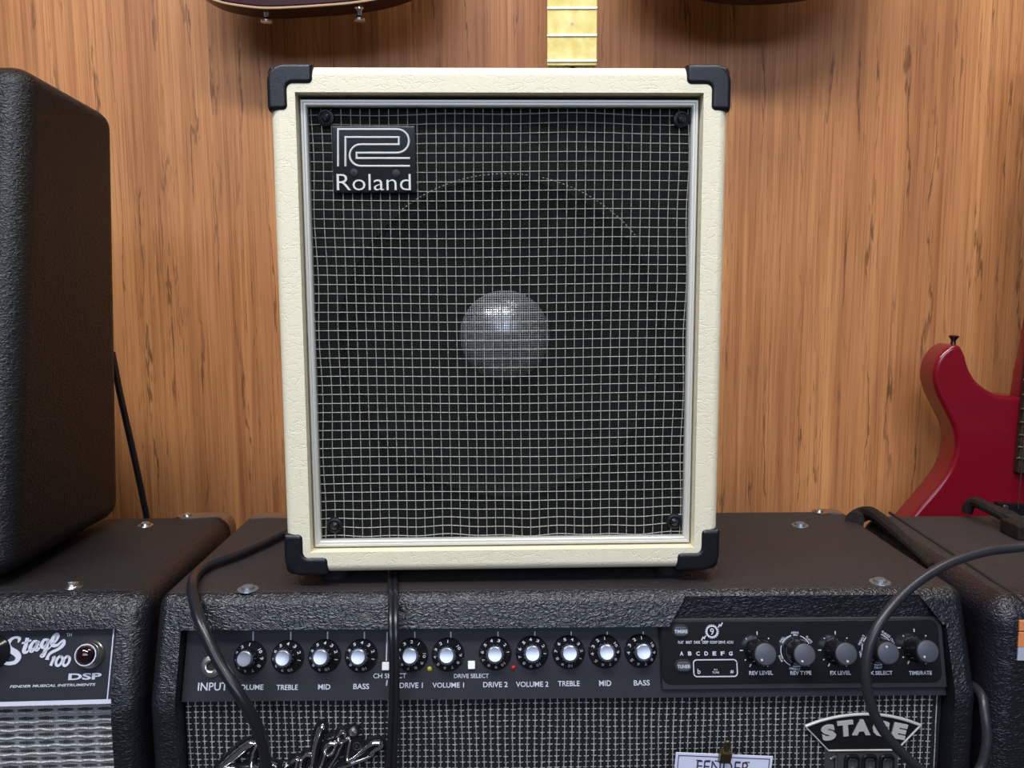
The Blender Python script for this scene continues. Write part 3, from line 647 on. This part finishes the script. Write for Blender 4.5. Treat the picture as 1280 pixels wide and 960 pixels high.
sx_, sy_ = E(966, 188); disc(b2, sx_, sy_, 0.0055, 0.0008, 0.0034); x2, y2 = E(990, 290); disc(b2, x2, y2, 0.0075, 0.0008, 0.0030)
sb = obj('script_badge', b2, M['gloss_black'], ma, GFL); sb['label'] = 'chrome script maker badge outlined in black'
obj('script_lettering', b1, M['chrome'], sb, ang=50)
b = nb(); lathe(b, [(0.0036, 0.0034), (0.0034, 0.0050), (0.0012, 0.0058), (0, 0.0058)], 18, Matrix.Translation((sx_, sy_, 0))); screw_cross(b, 0.0018, 0.0058, Matrix.Translation((sx_, sy_, 0))); obj('badge_screw', b, M['steel'], sb)
b = nb(); text(b, 'R', x2, y2, 0.0022, 0.0030, 0.0032, bold=0); Rg = [(x2 + .0030 * cos(2 * pi * k / 20), y2 + .0030 * sin(2 * pi * k / 20)) for k in range(22)]; stroke(b, Rg, 0.0004, .0030, .0033, smooth=False); obj('registered_mark', b, M['button_dark'], sb)
# fan-shaped badge
def Bq(x, y, h=0.004): return G(820 + x / 3.5556, 880 + y / 3.5556, h)
arcp = [(665, 102), (740, 75), (830, 56), (920, 48), (1010, 52), (1100, 70), (1178, 97)]
out = [Bq(*p) for p in arcp] + [Bq(1070, 205), Bq(768, 210)]
b = nb(); prism(b, out, 'Z', 0.0006, 0.0030); fb = obj('model_badge', b, M['gloss_black'], ma, GFL); fb['label'] = 'fan-shaped badge reading STAGE 1000'
b = nb(); stroke(b, [Bq(*p) for p in arcp], 0.0024, .0028, .0042, smooth=True)
stroke(b, [Bq(667, 104), Bq(768, 209), Bq(1072, 206), Bq(1176, 99)], 0.0012, .0028, .0040, smooth=False); obj('badge_rim', b, M['silver'], fb)
b = nb()
for s, x, y, r, wd in (('S', 768, 128, 12, 62), ('T', 843, 110, 6, 70), ('A', 915, 105, 0, 80), ('G', 1000, 110, -6, 72), ('E', 1083, 122, -12, 62)):
    q_ = Bq(x, y); q2 = Bq(x + wd, y); text(b, s, q_[0], q_[1], abs(q2[0] - q_[0]), 0.0128, 0.0034, rot=radians(r), bold=0.06, ext=0.05, ext_h=0.0007)
obj('badge_lettering', b, M['silver'], fb, ang=50)
b = nb(); o0 = Bq(752, 335); o1 = Bq(1082, 212); box(b, o0[0], o1[0], o0[1], o1[1], 0.0006, 0.0026, 0.0005, 1); nbx = obj('number_plate', b, M['button_dark'], fb)
b = nb()
for x, s in ((793, '1'), (873, '0'), (950, '0'), (1028, '0')):
    q_ = Bq(x, 268)
    if s == '1': stroke(b, [Bq(775, 245), Bq(800, 232), Bq(800, 305)], 0.0022, .0024, .0040, smooth=False)
    else:
        x0, y0 = q_; R_ = rrect(x0 - .0050, x0 + .0050, y0 - .0066, y0 + .0066, .003, 3); stroke(b, R_ + R_[:2], 0.0030, .0024, .0042, smooth=False)
obj('numeral_frame', b, M['gloss_black'], fb)
b = nb()
for x in (873, 950, 1028):
    x0, y0 = Bq(x, 268); R_ = rrect(x0 - .0033, x0 + .0033, y0 - .0048, y0 + .0048, .002, 3); stroke(b, R_ + R_[:2], 0.0009, .0030, .0046, smooth=False)
stroke(b, [Bq(775, 247), Bq(800, 232), Bq(800, 305)], 0.0014, .0030, .0046, smooth=False)
obj('badge_numerals', b, M['chrome'], fb)
# top hardware
for px, py in ((310, 737), (1000, 657), (1100, 728)): top_screw(ma, mid_M, px, py, 'screw_grey', 0.0068)
bracket(ma, -0.320, 1); bracket(ma, 0.317, -1, k_=0.55)

# ---- left amplifier (jewel lamp)
LYAW = radians(2.5)
left_M = Matrix.Translation((-0.2865 - 0.309 * cos(LYAW), 0.5985 - 0.309 * sin(LYAW), 0)) @ Matrix.Rotation(LYAW, 4, 'Z')
la = thing('guitar_amplifier', 'black amplifier at lower left with a jewel pilot lamp and silver grille cloth', 'amplifier', left_M)
rx = 0.309
lpt = leanp(0.05, 0); LLF = left_M @ frame((0, lpt.x, lpt.y), (1, 0, 0), (0, 0.029, 0.076)); lop = hit(142.5, 825, LLF).x
amp_shell(-rx, rx, -0.28, lop, AZ - 0.0244, 0.017, M['tolex_dim'], la)
pt = leanp(0.0244, 0.006); pb = leanp(0.0765, 0.006)
LPL = frame((0, (pt.x + pb.x) / 2, (pt.y + pb.y) / 2), (1, 0, 0), (0, pt.x - pb.x, pt.y - pb.y)); LP = left_M @ LPL; Hh = (pt - pb).length / 2
b = nb(); box(b, -0.279, lop, -Hh, Hh + 0.003, -0.003, 0); lp = obj('control_panel', b, M['panel'], la, LPL); lp['label'] = 'charcoal panel with white script lettering'
def Lq(px, py, h=0.0005): q_ = hit(px, py, LP, h); return (q_.x, q_.y)
b = nb(); box(b, -0.279, lop - 0.0005, -Hh, -Hh + 0.0032, 0, 0.0008); box(b, lop - 0.0050, lop - 0.0041, -Hh, Hh, 0, 0.0007); o = obj('panel_border', b, M['white'], lp); o['label'] = 'white border line'
b = nb()
def Z6(x, y): return Lq(x / 4.3625, 740 + y / 4.3625)
def ss(P, wd): stroke(b, [Z6(*p) for p in P], wd if isinstance(wd, list) else [wd] * len(P), 0, 0.0005, round_top=False)
ss([(98, 275), (106, 256), (95, 248), (70, 252), (44, 280), (52, 310), (88, 335), (100, 358), (80, 384), (40, 390), (16, 382), (20, 368), (38, 366)], [.001, .0024, .002, .002, .0036, .0042, .0046, .0042, .0030, .0024, .002, .0016, .001])
ss([(150, 250), (140, 290), (130, 322), (142, 330), (160, 315)], [.0028, .003, .003, .002, .001]); ss([(118, 280), (150, 272), (170, 262)], .0013)
ss([(205, 272), (185, 270), (165, 300), (172, 322), (192, 300), (208, 268), (196, 308), (204, 316), (220, 300)], [.0022, .002, .003, .003, .0018, .0022, .003, .002, .001])
ss([(262, 262), (240, 262), (226, 290), (236, 304), (254, 285), (266, 258), (250, 310), (236, 345), (224, 348), (232, 335), (262, 312), (280, 296)], [.0022, .002, .003, .002, .0018, .0022, .003, .003, .0022, .001, .001, .001])
ss([(278, 285), (300, 272), (316, 245), (312, 230), (296, 240), (284, 268), (290, 290), (312, 290), (335, 270), (348, 265), (346, 285), (320, 310), (280, 330), (262, 350), (256, 370)], [.0012, .0016, .0022, .0022, .0026, .0032, .0030, .0020, .0015, .002, .0028, .0024, .0022, .0022, .0030])
ss([(298, 352), (286, 378), (276, 402)], .0022); ss([(284, 360), (300, 350)], .0012)
for cx in (323, 362): ss([(cx + 14, 356), (cx + 2, 352), (cx - 14, 370), (cx - 18, 394), (cx - 6, 402), (cx + 10, 388), (cx + 18, 366), (cx + 12, 354), (cx + 2, 352)], .0019)
for s, x0, y0, x1, y1, bo in (('TM', 361, 225, 393, 244, 0.0), ('DSP', 371, 440, 556, 481, 0.035), ('FENDER MUSICAL INSTRUMENTS', 53, 497, 521, 523, 0.02)):
    pt_text(b, s, x0 / 4.3625, 740 + y0 / 4.3625, x1 / 4.3625, 740 + y1 / 4.3625, F=LP, bold=bo, shear=0.2 if s[0] == 'F' else 0)
obj('panel_lettering', b, M['white'], lp)
x, y = Lq(114, 817.5); T = LPL @ Matrix.Translation((x, y, 0))
b = nb(); lathe(b, [(0.0108, 0), (0.0106, 0.0025), (0.0098, 0.0034), (0.0096, 0.0058), (0.0092, 0.0066), (0.0088, 0.0070), (0.0088, 0.0090), (0.0082, 0.0105), (0.0074, 0.0105), (0.0072, 0.009)], 36); pl = obj('pilot_lamp', b, M['steel'], la, T); pl['label'] = 'stepped chrome ring holding a dark red jewel'
b = nb(); bmesh.ops.create_icosphere(b, subdivisions=3, radius=1); bmesh.ops.transform(b, matrix=Matrix.Translation((0, 0, 0.0090)) @ Matrix.Diagonal((0.0074, 0.0074, 0.0062, 1)), verts=b.verts); obj('jewel', b, M['jewel'], pl, ang=60)
x, y = Lq(-8, 815); b = nb(); lathe(b, prof, 30); obj('control_knob', b, M['gloss_black'], la, LPL @ Matrix.Translation((x, y, 0)))
GLL = Matrix.Translation((0, 0.014, 0)) @ Matrix.Rotation(pi / 2, 4, 'X')
b = nb(); box(b, -0.279, lop, 0.04, gt, -0.004, 0); obj('grille_cloth', b, M['cloth_silver'], la, GLL)
b = nb(); b2 = nb(); pz2 = 0.00665; pxx = 0.0152; xs0 = -0.277
for j in range(int((gt - 0.05) / pz2)):
    z = gt - 0.0035 - j * pz2; pts = []
    prev = None
    for k in range(200):
        x = xs0 + (lop - xs0) * k / 199; zz = z - 0.0030 + 0.0004 * sin(x * 410 + j) + 0.0003 * sin(x * 150 + 2 * j)
        cur = (b.verts.new((x, zz - .0008, 0.0004)), b.verts.new((x, zz, 0.0013)), b.verts.new((x, zz + .0008, 0.0004)))
        if prev: b.faces.new((prev[0], cur[0], cur[1], prev[1])); b.faces.new((prev[1], cur[1], cur[2], prev[2]))
        prev = cur
    for i in range(37):
        xc = lop - 0.0105 - i * pxx + (0.0005 * sin(j))
        for k in range(10):
            xx = xc - 0.0052 + k * 0.00115; hh = 0.0030 - 0.0014 * abs(k - 4.5) / 4.5 + random.uniform(-.0003, .0003)
            if xx < xs0 or xc < xs0 + .008: continue
            wv = 0.00036; qd(b2, ((xx - wv, z - hh * .5, 0.0006), (xx + wv, z - hh * .5, 0.0006), (xx + wv, z + hh * .5, 0.0006), (xx - wv, z + hh * .5, 0.0006)))
        for zz in (z - .0007, z + .0007): qd(b2, ((xc - .0072, zz - .00016, .00055), (xc + .0072, zz - .00016, .00055), (xc + .0072, zz + .00016, .00055), (xc - .0072, zz + .00016, .00055)))
tag(obj('white_cords', b, M['thread_w'], la, GLL), 'white cords across the silver grille cloth', kind='stuff')
tag(obj('dark_threads', b2, M['matte_black'], la, GLL), 'dark woven dashes in the silver grille cloth', kind='stuff')
for px, py in ((91, 733), (182, 657)): top_screw(la, left_M, px, py, 'steel', 0.0062)
bracket(la, rx, -1, m='dull_steel')

# ---- right amplifier
right_M = Matrix.Translation((0.366, 0.605, 0))
ra = thing('guitar_amplifier', 'black amplifier at right edge with padded round corner and orange front label', 'amplifier', right_M)
b = nb(); prism(b, [(0, 0), (0, AZ), (0.250, AZ), (0.250, 0)], 'X', 0, 0.50, 0.022, 6); obj('cabinet', b, M['tolex_dust'], ra)
b = nb(); s0 = [(0.033, 0.245, AZ + .0002), (0.030, 0.18, AZ + .0002), (0.026, 0.08, AZ + .0002), (0.024, 0.03, AZ - .0002), (0.028, 0.010, AZ - 0.0034), (0.034, 0.0015, AZ - 0.0135), (0.036, -0.0003, AZ - 0.028), (0.036, -0.0003, AZ - 0.2)]
tube(b, s0, 0.0016, 8); o = obj('seam', b, M['matte_black'], ra); o['label'] = 'stitched seam along the rounded edge'
b = nb(); q0 = right_M.inverted() @ PY(1275, 776, 0.604); q1 = right_M.inverted() @ PY(1275, 809, 0.604); q2 = right_M.inverted() @ PY(1276, 826, 0.604); qm = right_M.inverted() @ PY(1275, 789.5, 0.604)
box(b, q0.x, q0.x + 0.15, -0.0012, 0.001, qm.z + .0005, q0.z, 0.0003, 1); box(b, q0.x, q0.x + 0.15, -0.0012, 0.001, q1.z, qm.z - .0005, 0.0003, 1); o = obj('front_label', b, M['orange'], ra); o['label'] = 'orange strip label'
b = nb(); box(b, q0.x + .0003, q0.x + 0.15, -0.001, 0.001, q2.z, q1.z, 0.0003, 1); o = obj('front_label', b, M['grey_label'], ra); o['label'] = 'grey strip label'

# ================================================================ slant cabinet at left
slM = Matrix.Translation((-0.402, 0.631, ZT + 0.007)); o0 = ZT + 0.007
sc = thing('speaker_cabinet', 'tall black speaker cabinet with slanted front at left edge, standing on the jewel-lamp amp', 'speaker cabinet', slM)
b = nb(); prism(b, [(0, 0), (0.079, 0.420), (0.236, 0.409), (0.199, 0)], 'X', -0.55, 0, 0.019, 5); obj('cabinet', b, M['tolex_side'], sc)
for x in (-0.5, -0.05):
    for y in (0.045, 0.16):
        b = nb(); lathe(b, [(0, -0.007), (0.012, -0.007), (0.012, 0.001), (0, 0.001)], 16, Matrix.Translation((x, y, 0))); obj('foot', b, M['matte_black'], sc)

# ================================================================ cables
RC = 0.0044
b = nb(); zt = ZT + RC + 0.0006
P = [PZ(400, 650, zt), PZ(355, 667, zt), PZ(325, 681, zt), PZ(290, 696, zt), PZ(262, 706, zt), PZ(246, 717, zt), PZ(240, 733, zt + .001)] + [PY(243, 752, 0.611), PY(253, 785, 0.592), PY(275, 830, 0.580), PY(299, 868, 0.572), PY(320, 905, 0.572), PY(331, 940, 0.574), PY(334, 990, 0.577), PY(330, 1060, 0.578)]
e_ = P[-1]; P += [Vector((e_.x, e_.y - .01, 0.12)), Vector((e_.x - .01, e_.y - .03, RC + .001)), Vector((e_.x - .08, e_.y - .12, RC + .001))]
tube(b, P, lambda t: RC if t > .4 else RC * .95, 12, 8); tag(obj('power_cable', b, M['cable']), 'thick black cable draped over the front left of the middle amp', 'cable')
b = nb()
for k, dx in enumerate((-3.2, 3.2)):
    z2 = ZT + 0.0027; X_ = Matrix
    P = [PZ(492 + dx, 695, z2), PZ(491 + dx, 715, z2), PZ(491 + dx, 733, z2 + .0004), PY(491.5 + dx, 748, 0.613), PY(492 + dx, 785, 0.594), PY(493 + dx * .9, 830, 0.588), PY(492.5 + dx, 880, 0.587), PY(490.5 + dx, 930, 0.587), PY(488 + dx, 1000, 0.588), PY(486 + dx, 1080, 0.588)]
    e_ = P[-1]; P += [Vector((e_.x, e_.y - .01, 0.12)), Vector((e_.x + .01, e_.y - .03, .0035)), Vector((e_.x + .05, e_.y - .14, .0035))]
    tube(b, P, 0.0022, 10, 6)
tag(obj('twin_cable', b, M['cable']), 'thin black twin cable hanging from under the cream amp', 'cable')
b = nb(); RR = 0.0036
P = [PY(1390, 668, 0.60), PY(1330, 676, 0.60), PY(1275, 684, 0.60), PY(1230, 690, 0.595), PY(1180, 707, 0.585), PY(1135, 737, 0.573), PY(1101, 776, 0.562), PY(1084, 818, 0.556), PY(1084, 862, 0.553), PY(1099, 905, 0.553), PY(1128, 942, 0.555), PY(1160, 968, 0.56), PY(1196, 980, 0.575), PY(1222, 966, 0.585), PY(1233, 930, 0.589), PY(1231, 895, 0.595), PY(1226, 868, 0.606), Vector((0.3622, 0.63, PY(1222, 852, 0.63).z)), Vector((0.3622, 0.68, PY(1222, 846, 0.68).z))]
tube(b, P, RR, 12, 8); tag(obj('instrument_cable', b, M['cable_grey']), 'satin black cable looping in front of the effects knobs at right', 'cable')
b = nb(); P = [PY(140, 440, 0.95), PY(150, 492, 0.95), PY(163, 550, 0.955), PY(176, 610, 0.96), PY(186, 660, 0.965), PY(196, 720, 0.97)]
P += [Vector((P[-1].x + .01, P[-1].y, 0.3)), Vector((P[-1].x + .012, P[-1].y, 0.004))]
tube(b, P, 0.0038, 10, 8); tag(obj('hanging_cable', b, M['cable']), 'black cable hanging against the wood beside the slanted cabinet', 'cable')
# straps on the right amp
b = nb(); zz = ZT + 0.005
P = [PZ(1068, 652, zz - .004), PY(1072, 646, 0.846), PY(1085, 641.5, 0.838), PY(1098, 647, 0.815), PY(1118, 664, 0.775), PY(1140, 684, 0.735), PY(1165, 708, 0.695)]
tube(b, P, lambda t: 0.0095 - 0.0060 * t, 10, 6); tag(obj('strap', b, M['leather']), 'dark strap running down the gap between the middle and right amps', 'strap')
b = nb(); P = [PY(1209, 640, 0.835), PY(1212, 631, 0.832), PY(1220, 628, 0.825), PY(1232, 633, 0.808), PY(1248, 641, 0.795), PY(1265, 650, 0.782), PY(1283, 658, 0.77), PY(1310, 670, 0.76)]
tube(b, P, 0.0056, 10, 6)
P = [PY(1245, 636, 0.82), PY(1262, 642, 0.80), PY(1280, 652, 0.79), PY(1305, 662, 0.78)]
tube(b, P, 0.0038, 8, 6); q = PZ(1272, 676, ZT); box(b, q.x, q.x + .05, q.y, q.y + .03, ZT, ZT + 0.014, 0.002, 2)
tag(obj('strap', b, M['leather']), 'short brown-black strap with buckle on the right amp, in front of the red guitar', 'strap')

# ================================================================ price card and clip
CF = mid_M @ Matrix.Translation((0, 0.010, 0)) @ Matrix.Rotation(radians(94), 4, 'X')
c0 = hit(845, 940.5, CF); c1 = hit(966, 945.5, CF); xd = (c1 - c0).normalized(); yd = Vector((-xd.y, xd.x, 0)); wd = (c1 - c0).length
KM = CF @ frame(c0, xd, yd)
pc = thing('price_card', 'white printed card clipped to the grille of the middle amp', 'price card', KM)
b = nb(); box(b, 0, wd, -0.055, 0, -0.0004, 0.0002); obj('card', b, M['paper'], pc)
b = nb(); z_ = 0.0004
stroke(b, [(.0022, -.052), (.0022, -.0022), (wd - .0022, -.0022), (wd - .0022, -.052), (.0022, -.052), (.0022, -.04)], 0.0006, 0.0001, z_, smooth=False, round_top=False)
text(b, 'FENDER', wd * .50, -0.0105, wd * 0.55, 0.0098, z_, bold=0.0)
for i, xx in enumerate((0.245, 0.34, 0.435, 0.55, 0.65, 0.745)):   # slab serifs
    for dz in (-0.0056, -0.0154): box(b, wd * xx - 0.0022, wd * xx + 0.0018, dz - .0004, dz + .0004, 0.0001, z_)
obj('printing', b, M['ink'], pc)
kx, ky = (hit(905, 944, CF) - c0).dot(xd), 0
bc = thing('binder_clip', 'small dark metal clip holding the white card', 'clip', KM @ Matrix.Translation((kx, 0.0, 0)))
b = nb(); prism(b, [(0.004, 0.004), (0.0018, -0.0050), (-.0018, -0.0050), (-0.003, 0.004)], 'X', -0.0042, 0.0042); me_ = obj('jaw', b, M['brass'], bc, Matrix.Rotation(pi / 2, 4, 'X') @ Matrix.Rotation(-pi / 2, 4, 'X'))
me_.matrix_local = Matrix(((1, 0, 0, 0), (0, 0, 1, 0), (0, 1, 0, 0.002), (0, 0, 0, 1)))
b = nb(); tube(b, [(-0.0016, 0.003, 0.003), (-0.0020, 0.009, 0.0045), (-0.0014, 0.0135, 0.0052), (0.0014, 0.0135, 0.0052), (0.0020, 0.009, 0.0045), (0.0016, 0.003, 0.003)], 0.0009, 8, 5)
box(b, -0.0016, 0.0016, 0.003, 0.0125, 0.0038, 0.0046, 0.0002, 1); obj('lever', b, M['brass'], bc)

# ================================================================ guitars
def body(name, outline, Y0, th, m, parent, edge=0.006):
    b = nb(); prism(b, [(p.x, p.z) for p in outline], 'Y', Y0, Y0 + th, edge, 4, only_caps=True); return obj(name, b, m, parent, ang=60)
def smooth_closed(pts, n=5):
    P = [Vector((p[0], p[1])) for p in pts]; out = []; k = len(P)
    for i in range(k):
        p0, p1, p2, p3 = P[i - 1], P[i], P[(i + 1) % k], P[(i + 2) % k]
        for j in range(n):
            t = j / n; out.append(0.5 * ((2 * p1) + (p2 - p0) * t + (2 * p0 - 5 * p1 + 4 * p2 - p3) * t * t + (3 * p1 - p0 - 3 * p2 + p3) * t ** 3))
    return out
YG = 1.085
# red guitar leaning right
ax = Vector((1300, 592)); dv = Vector((0.075, -1)).normalized(); nv = Vector((-dv.y, dv.x))
left = [(1258, 494.5), (1240, 490), (1222, 477), (1212, 460), (1207, 443), (1200, 432), (1188, 433), (1176, 444), (1169, 460), (1168, 476), (1173, 494), (1184, 517), (1193, 537), (1195.5, 558), (1189, 583), (1174, 607), (1146, 640), (1118, 676), (1104, 720), (1110, 770), (1140, 812), (1190, 835), (1240, 842)]
def mir(p): v = Vector(p) - ax; v = v - 2 * v.dot(nv) * nv; return tuple(ax + v)
right = [mir(p) for p in left[::-1]]
PX = left + right; PX = smooth_closed(PX, 4)
ol = [PY(p.x, p.y, YG) for p in PX]
gz = min(p.z for p in ol)
rg = thing('electric_guitar', 'cherry red electric guitar at right behind the amps', 'guitar', Matrix.Translation((0.69, YG, gz)))
T_ = Matrix.Translation((-0.69, -YG, -gz))
def rel(ps): return [T_ @ p for p in ps]
body('body', rel(ol), 0, 0.044, M['red'], rg, 0.0065)
def onaxis(s, t, Y=YG): p = ax + dv * s + nv * t; return PY(p.x, p.y, Y)     # s up the neck, t to the right, in pixels
sgn = 1 if nv.x > 0 else -1
def Qx(s, t, Y=YG): return T_ @ onaxis(s, t * sgn, Y)
fb0 = [Qx(0, -32, YG - .004), Qx(0, 32, YG - .004), Qx(560, 24, YG - .004), Qx(560, -24, YG - .004)]
b = nb(); prism(b, [(p.x, p.z) for p in fb0], 'Y', -0.011, -0.001, 0.0012, 2); fbo = obj('fretboard', b, M['rosewood'], rg)
nk = [Qx(40, -24), Qx(95, -33), Qx(125, -31), Qx(150, -27), Qx(200, -22), Qx(560, -20), Qx(560, 20), Qx(200, 22), Qx(125, 31), Qx(95, 33), Qx(40, 24)]
b = nb(); prism(b, [(p.x, p.z) for p in nk], 'Y', 0.0, 0.024, 0.004, 2); obj('neck', b, M['red'], rg)
b = nb(); s = 17.0; k = 0
while s < 560:
    tube(b, [Qx(s, -30.5 + s * .014, YG - .0115), Qx(s, 30.5 - s * .014, YG - .0115)], 0.0011, 6, 1, smooth=False); s += 14.2 * 2 ** (k / 12); k += 1
tag(obj('frets', b, M['steel'], fbo), kind='stuff')
b = nb()
for k in range(6):
    t = -24 + k * 9.6; tube(b, [Qx(-46, t, YG - .013), Qx(560, t * .7, YG - .017)], 0.0006, 5, 1, smooth=False)
tag(obj('strings', b, M['steel'], rg), kind='stuff')
b = nb(); p = [Qx(-38, -55), Qx(-38, 55), Qx(-62, 55), Qx(-62, -55)]; prism(b, [(q_.x, q_.z) for q_ in p], 'Y', -0.011, 0.0, 0.001, 2); pk = obj('pickup', b, M['gloss_black'], rg)
b = nb(); q_ = Qx(-43, -46); lathe(b, [(0.0035, 0), (0.0032, 0.0015), (0, 0.002)], 14, Matrix.Translation((q_.x, -0.011, q_.z)) @ Matrix.Rotation(pi / 2, 4, 'X')); obj('screw', b, M['steel'], pk)
q_ = T_ @ PY(1191, 431, YG + .018); b = nb(); lathe(b, [(0.0042, 0), (0.0034, 0.003), (0.0030, 0.008), (0.0055, 0.0115), (0.0070, 0.0135), (0.0045, 0.0150), (0, 0.0150)], 18, Matrix.Translation(q_ - Vector((0, 0, .002))) @ Matrix.Rotation(radians(4), 4, 'Y')); obj('strap_button', b, M['gloss_black'], rg)

def hung(pts, label, m, hasbind, buttons, YB, th=0.045):
    PP = smooth_closed(pts, 5); o_ = [PY(p.x, p.y, YB) for p in PP]; cx = sum(p.x for p in o_) / len(o_); z0 = min(p.z for p in o_)
    g = thing('electric_guitar', label, 'guitar', Matrix.Translation((cx, YB, z0))); T = Matrix.Translation((-cx, -YB, -z0)); o_ = [T @ p for p in o_]
    body('body', o_, 0, th, m, g, 0.003)
    if hasbind:
        b = nb(); tube(b, [Vector((p.x, 0.0015, p.z)) for p in o_ + o_[:1]], 0.0016, 6, 1, smooth=False); obj('binding', b, M['binding'], g)
    for px, py in buttons:
        q = T @ PY(px, py, YB + th * .45)
        b = nb(); lathe(b, [(0.0062, 0.004), (0.0062, 0.0005), (0.0045, -0.0005), (0.0035, -0.003), (0.0030, -0.0085), (0.0050, -0.0105), (0.0076, -0.0125), (0.0074, -0.0150), (0.004, -0.0158), (0, -0.0158)], 20, Matrix.Translation(q)); obj('strap_button', b, M['chrome'], g)
    top = max(p.z for p in o_)
    b = nb(); box(b, -0.026, 0.026, -0.004, 0.020, top - 0.10, top + 0.45, 0.004, 2); obj('neck', b, m, g)
    b = nb(); box(b, -0.027, 0.027, -0.010, -0.004, top - 0.13, top + 0.45, 0.001, 1); obj('fretboard', b, M['rosewood'], g)
    b = nb(); box(b, -0.04, 0.04, -0.004, 0.016, top + 0.45, top + 0.60, 0.006, 2); obj('headstock', b, m, g)
    return g
hung([(214, -60), (228, -28), (248, -10), (272, 1), (300, 6.5), (335, 9.5), (390, 7), (447, 2), (490, -7), (530, -25), (556, -60), (560, -110), (530, -160), (500, -200), (510, -260), (500, -300), (440, -320), (380, -318), (300, -300), (262, -262), (262, -200), (235, -150), (214, -100)],
     'dark red guitar with pale bound edge and two strap buttons, hanging at top left', M['dark_red'], True, ((333, 13), (449, 11)), 1.075)
hung([(790, -70), (815, -40), (860, -20), (910, -10), (955, -8), (1010, -12), (1060, -24), (1100, -48), (1122, -85), (1125, -130), (1100, -180), (1075, -220), (1080, -280), (1050, -330), (960, -340), (880, -325), (845, -280), (850, -220), (820, -170), (790, -120)],
     'dark guitar hanging at top right, only its lower edge showing above the cream amp', M['dark_red'], False, (), 1.075)
# bass with yellow fretboard behind the cream amp
YB = 1.09
bz = PY(715, 78, YB); cx = bz.x
bg_ = thing('bass_guitar', 'bass with yellow maple fretboard standing up behind the cream amp', 'guitar', Matrix.Translation((cx, YB, 0.42)))
Zt = bz.z - 0.42
wv = (PY(746, 60, YB) - PY(684, 60, YB)).length / 2
b = nb(); box(b, -wv, wv, 0, 0.005, Zt - 0.004, Zt + 0.6, 0.0008, 1); fbb = obj('fretboard', b, M['maple'], bg_); fbb['label'] = 'yellowed maple fretboard'
b = nb(); box(b, -wv + .001, wv - .001, 0.005, 0.024, Zt - 0.06, Zt + 0.6, 0.003, 2); obj('neck', b, M['fingerboard_side'], bg_)
zf = Zt; d = PY(715, 46, YB).z - bz.z; k = 0
while zf < Zt + 0.58:
    b = nb(); box(b, -wv, wv, -0.0016, 0.001, zf, zf + 0.0028, 0.0006, 2); obj('fret', b, M['chrome'], fbb); zf += d * 2 ** (k / 12); k += 1
b = nb(); lathe(b, [(0.0022, 0), (0, 0.0002)], 16, Matrix.Translation((0, 0.0, (PY(715, 30, YB).z - 0.42))) @ Matrix.Rotation(pi / 2, 4, 'X')); obj('position_dot', b, M['binding'], fbb)
oo = smooth_closed([(0, 0), (-.10, .01), (-.15, .07), (-.14, .15), (-.105, .21), (-.125, .29), (-.15, .37), (-.12, .42), (-.08, .36), (-.03, Zt - .03), (.03, Zt - .03), (.08, .32), (.12, .36), (.145, .33), (.125, .27), (.105, .21), (.14, .15), (.15, .07), (.10, .01)], 4)
b = nb(); prism(b, [(p.x, p.y) for p in oo], 'Y', 0.004, 0.046, 0.005, 3, only_caps=True); obj('body', b, M['dark_red'], bg_, ang=60)
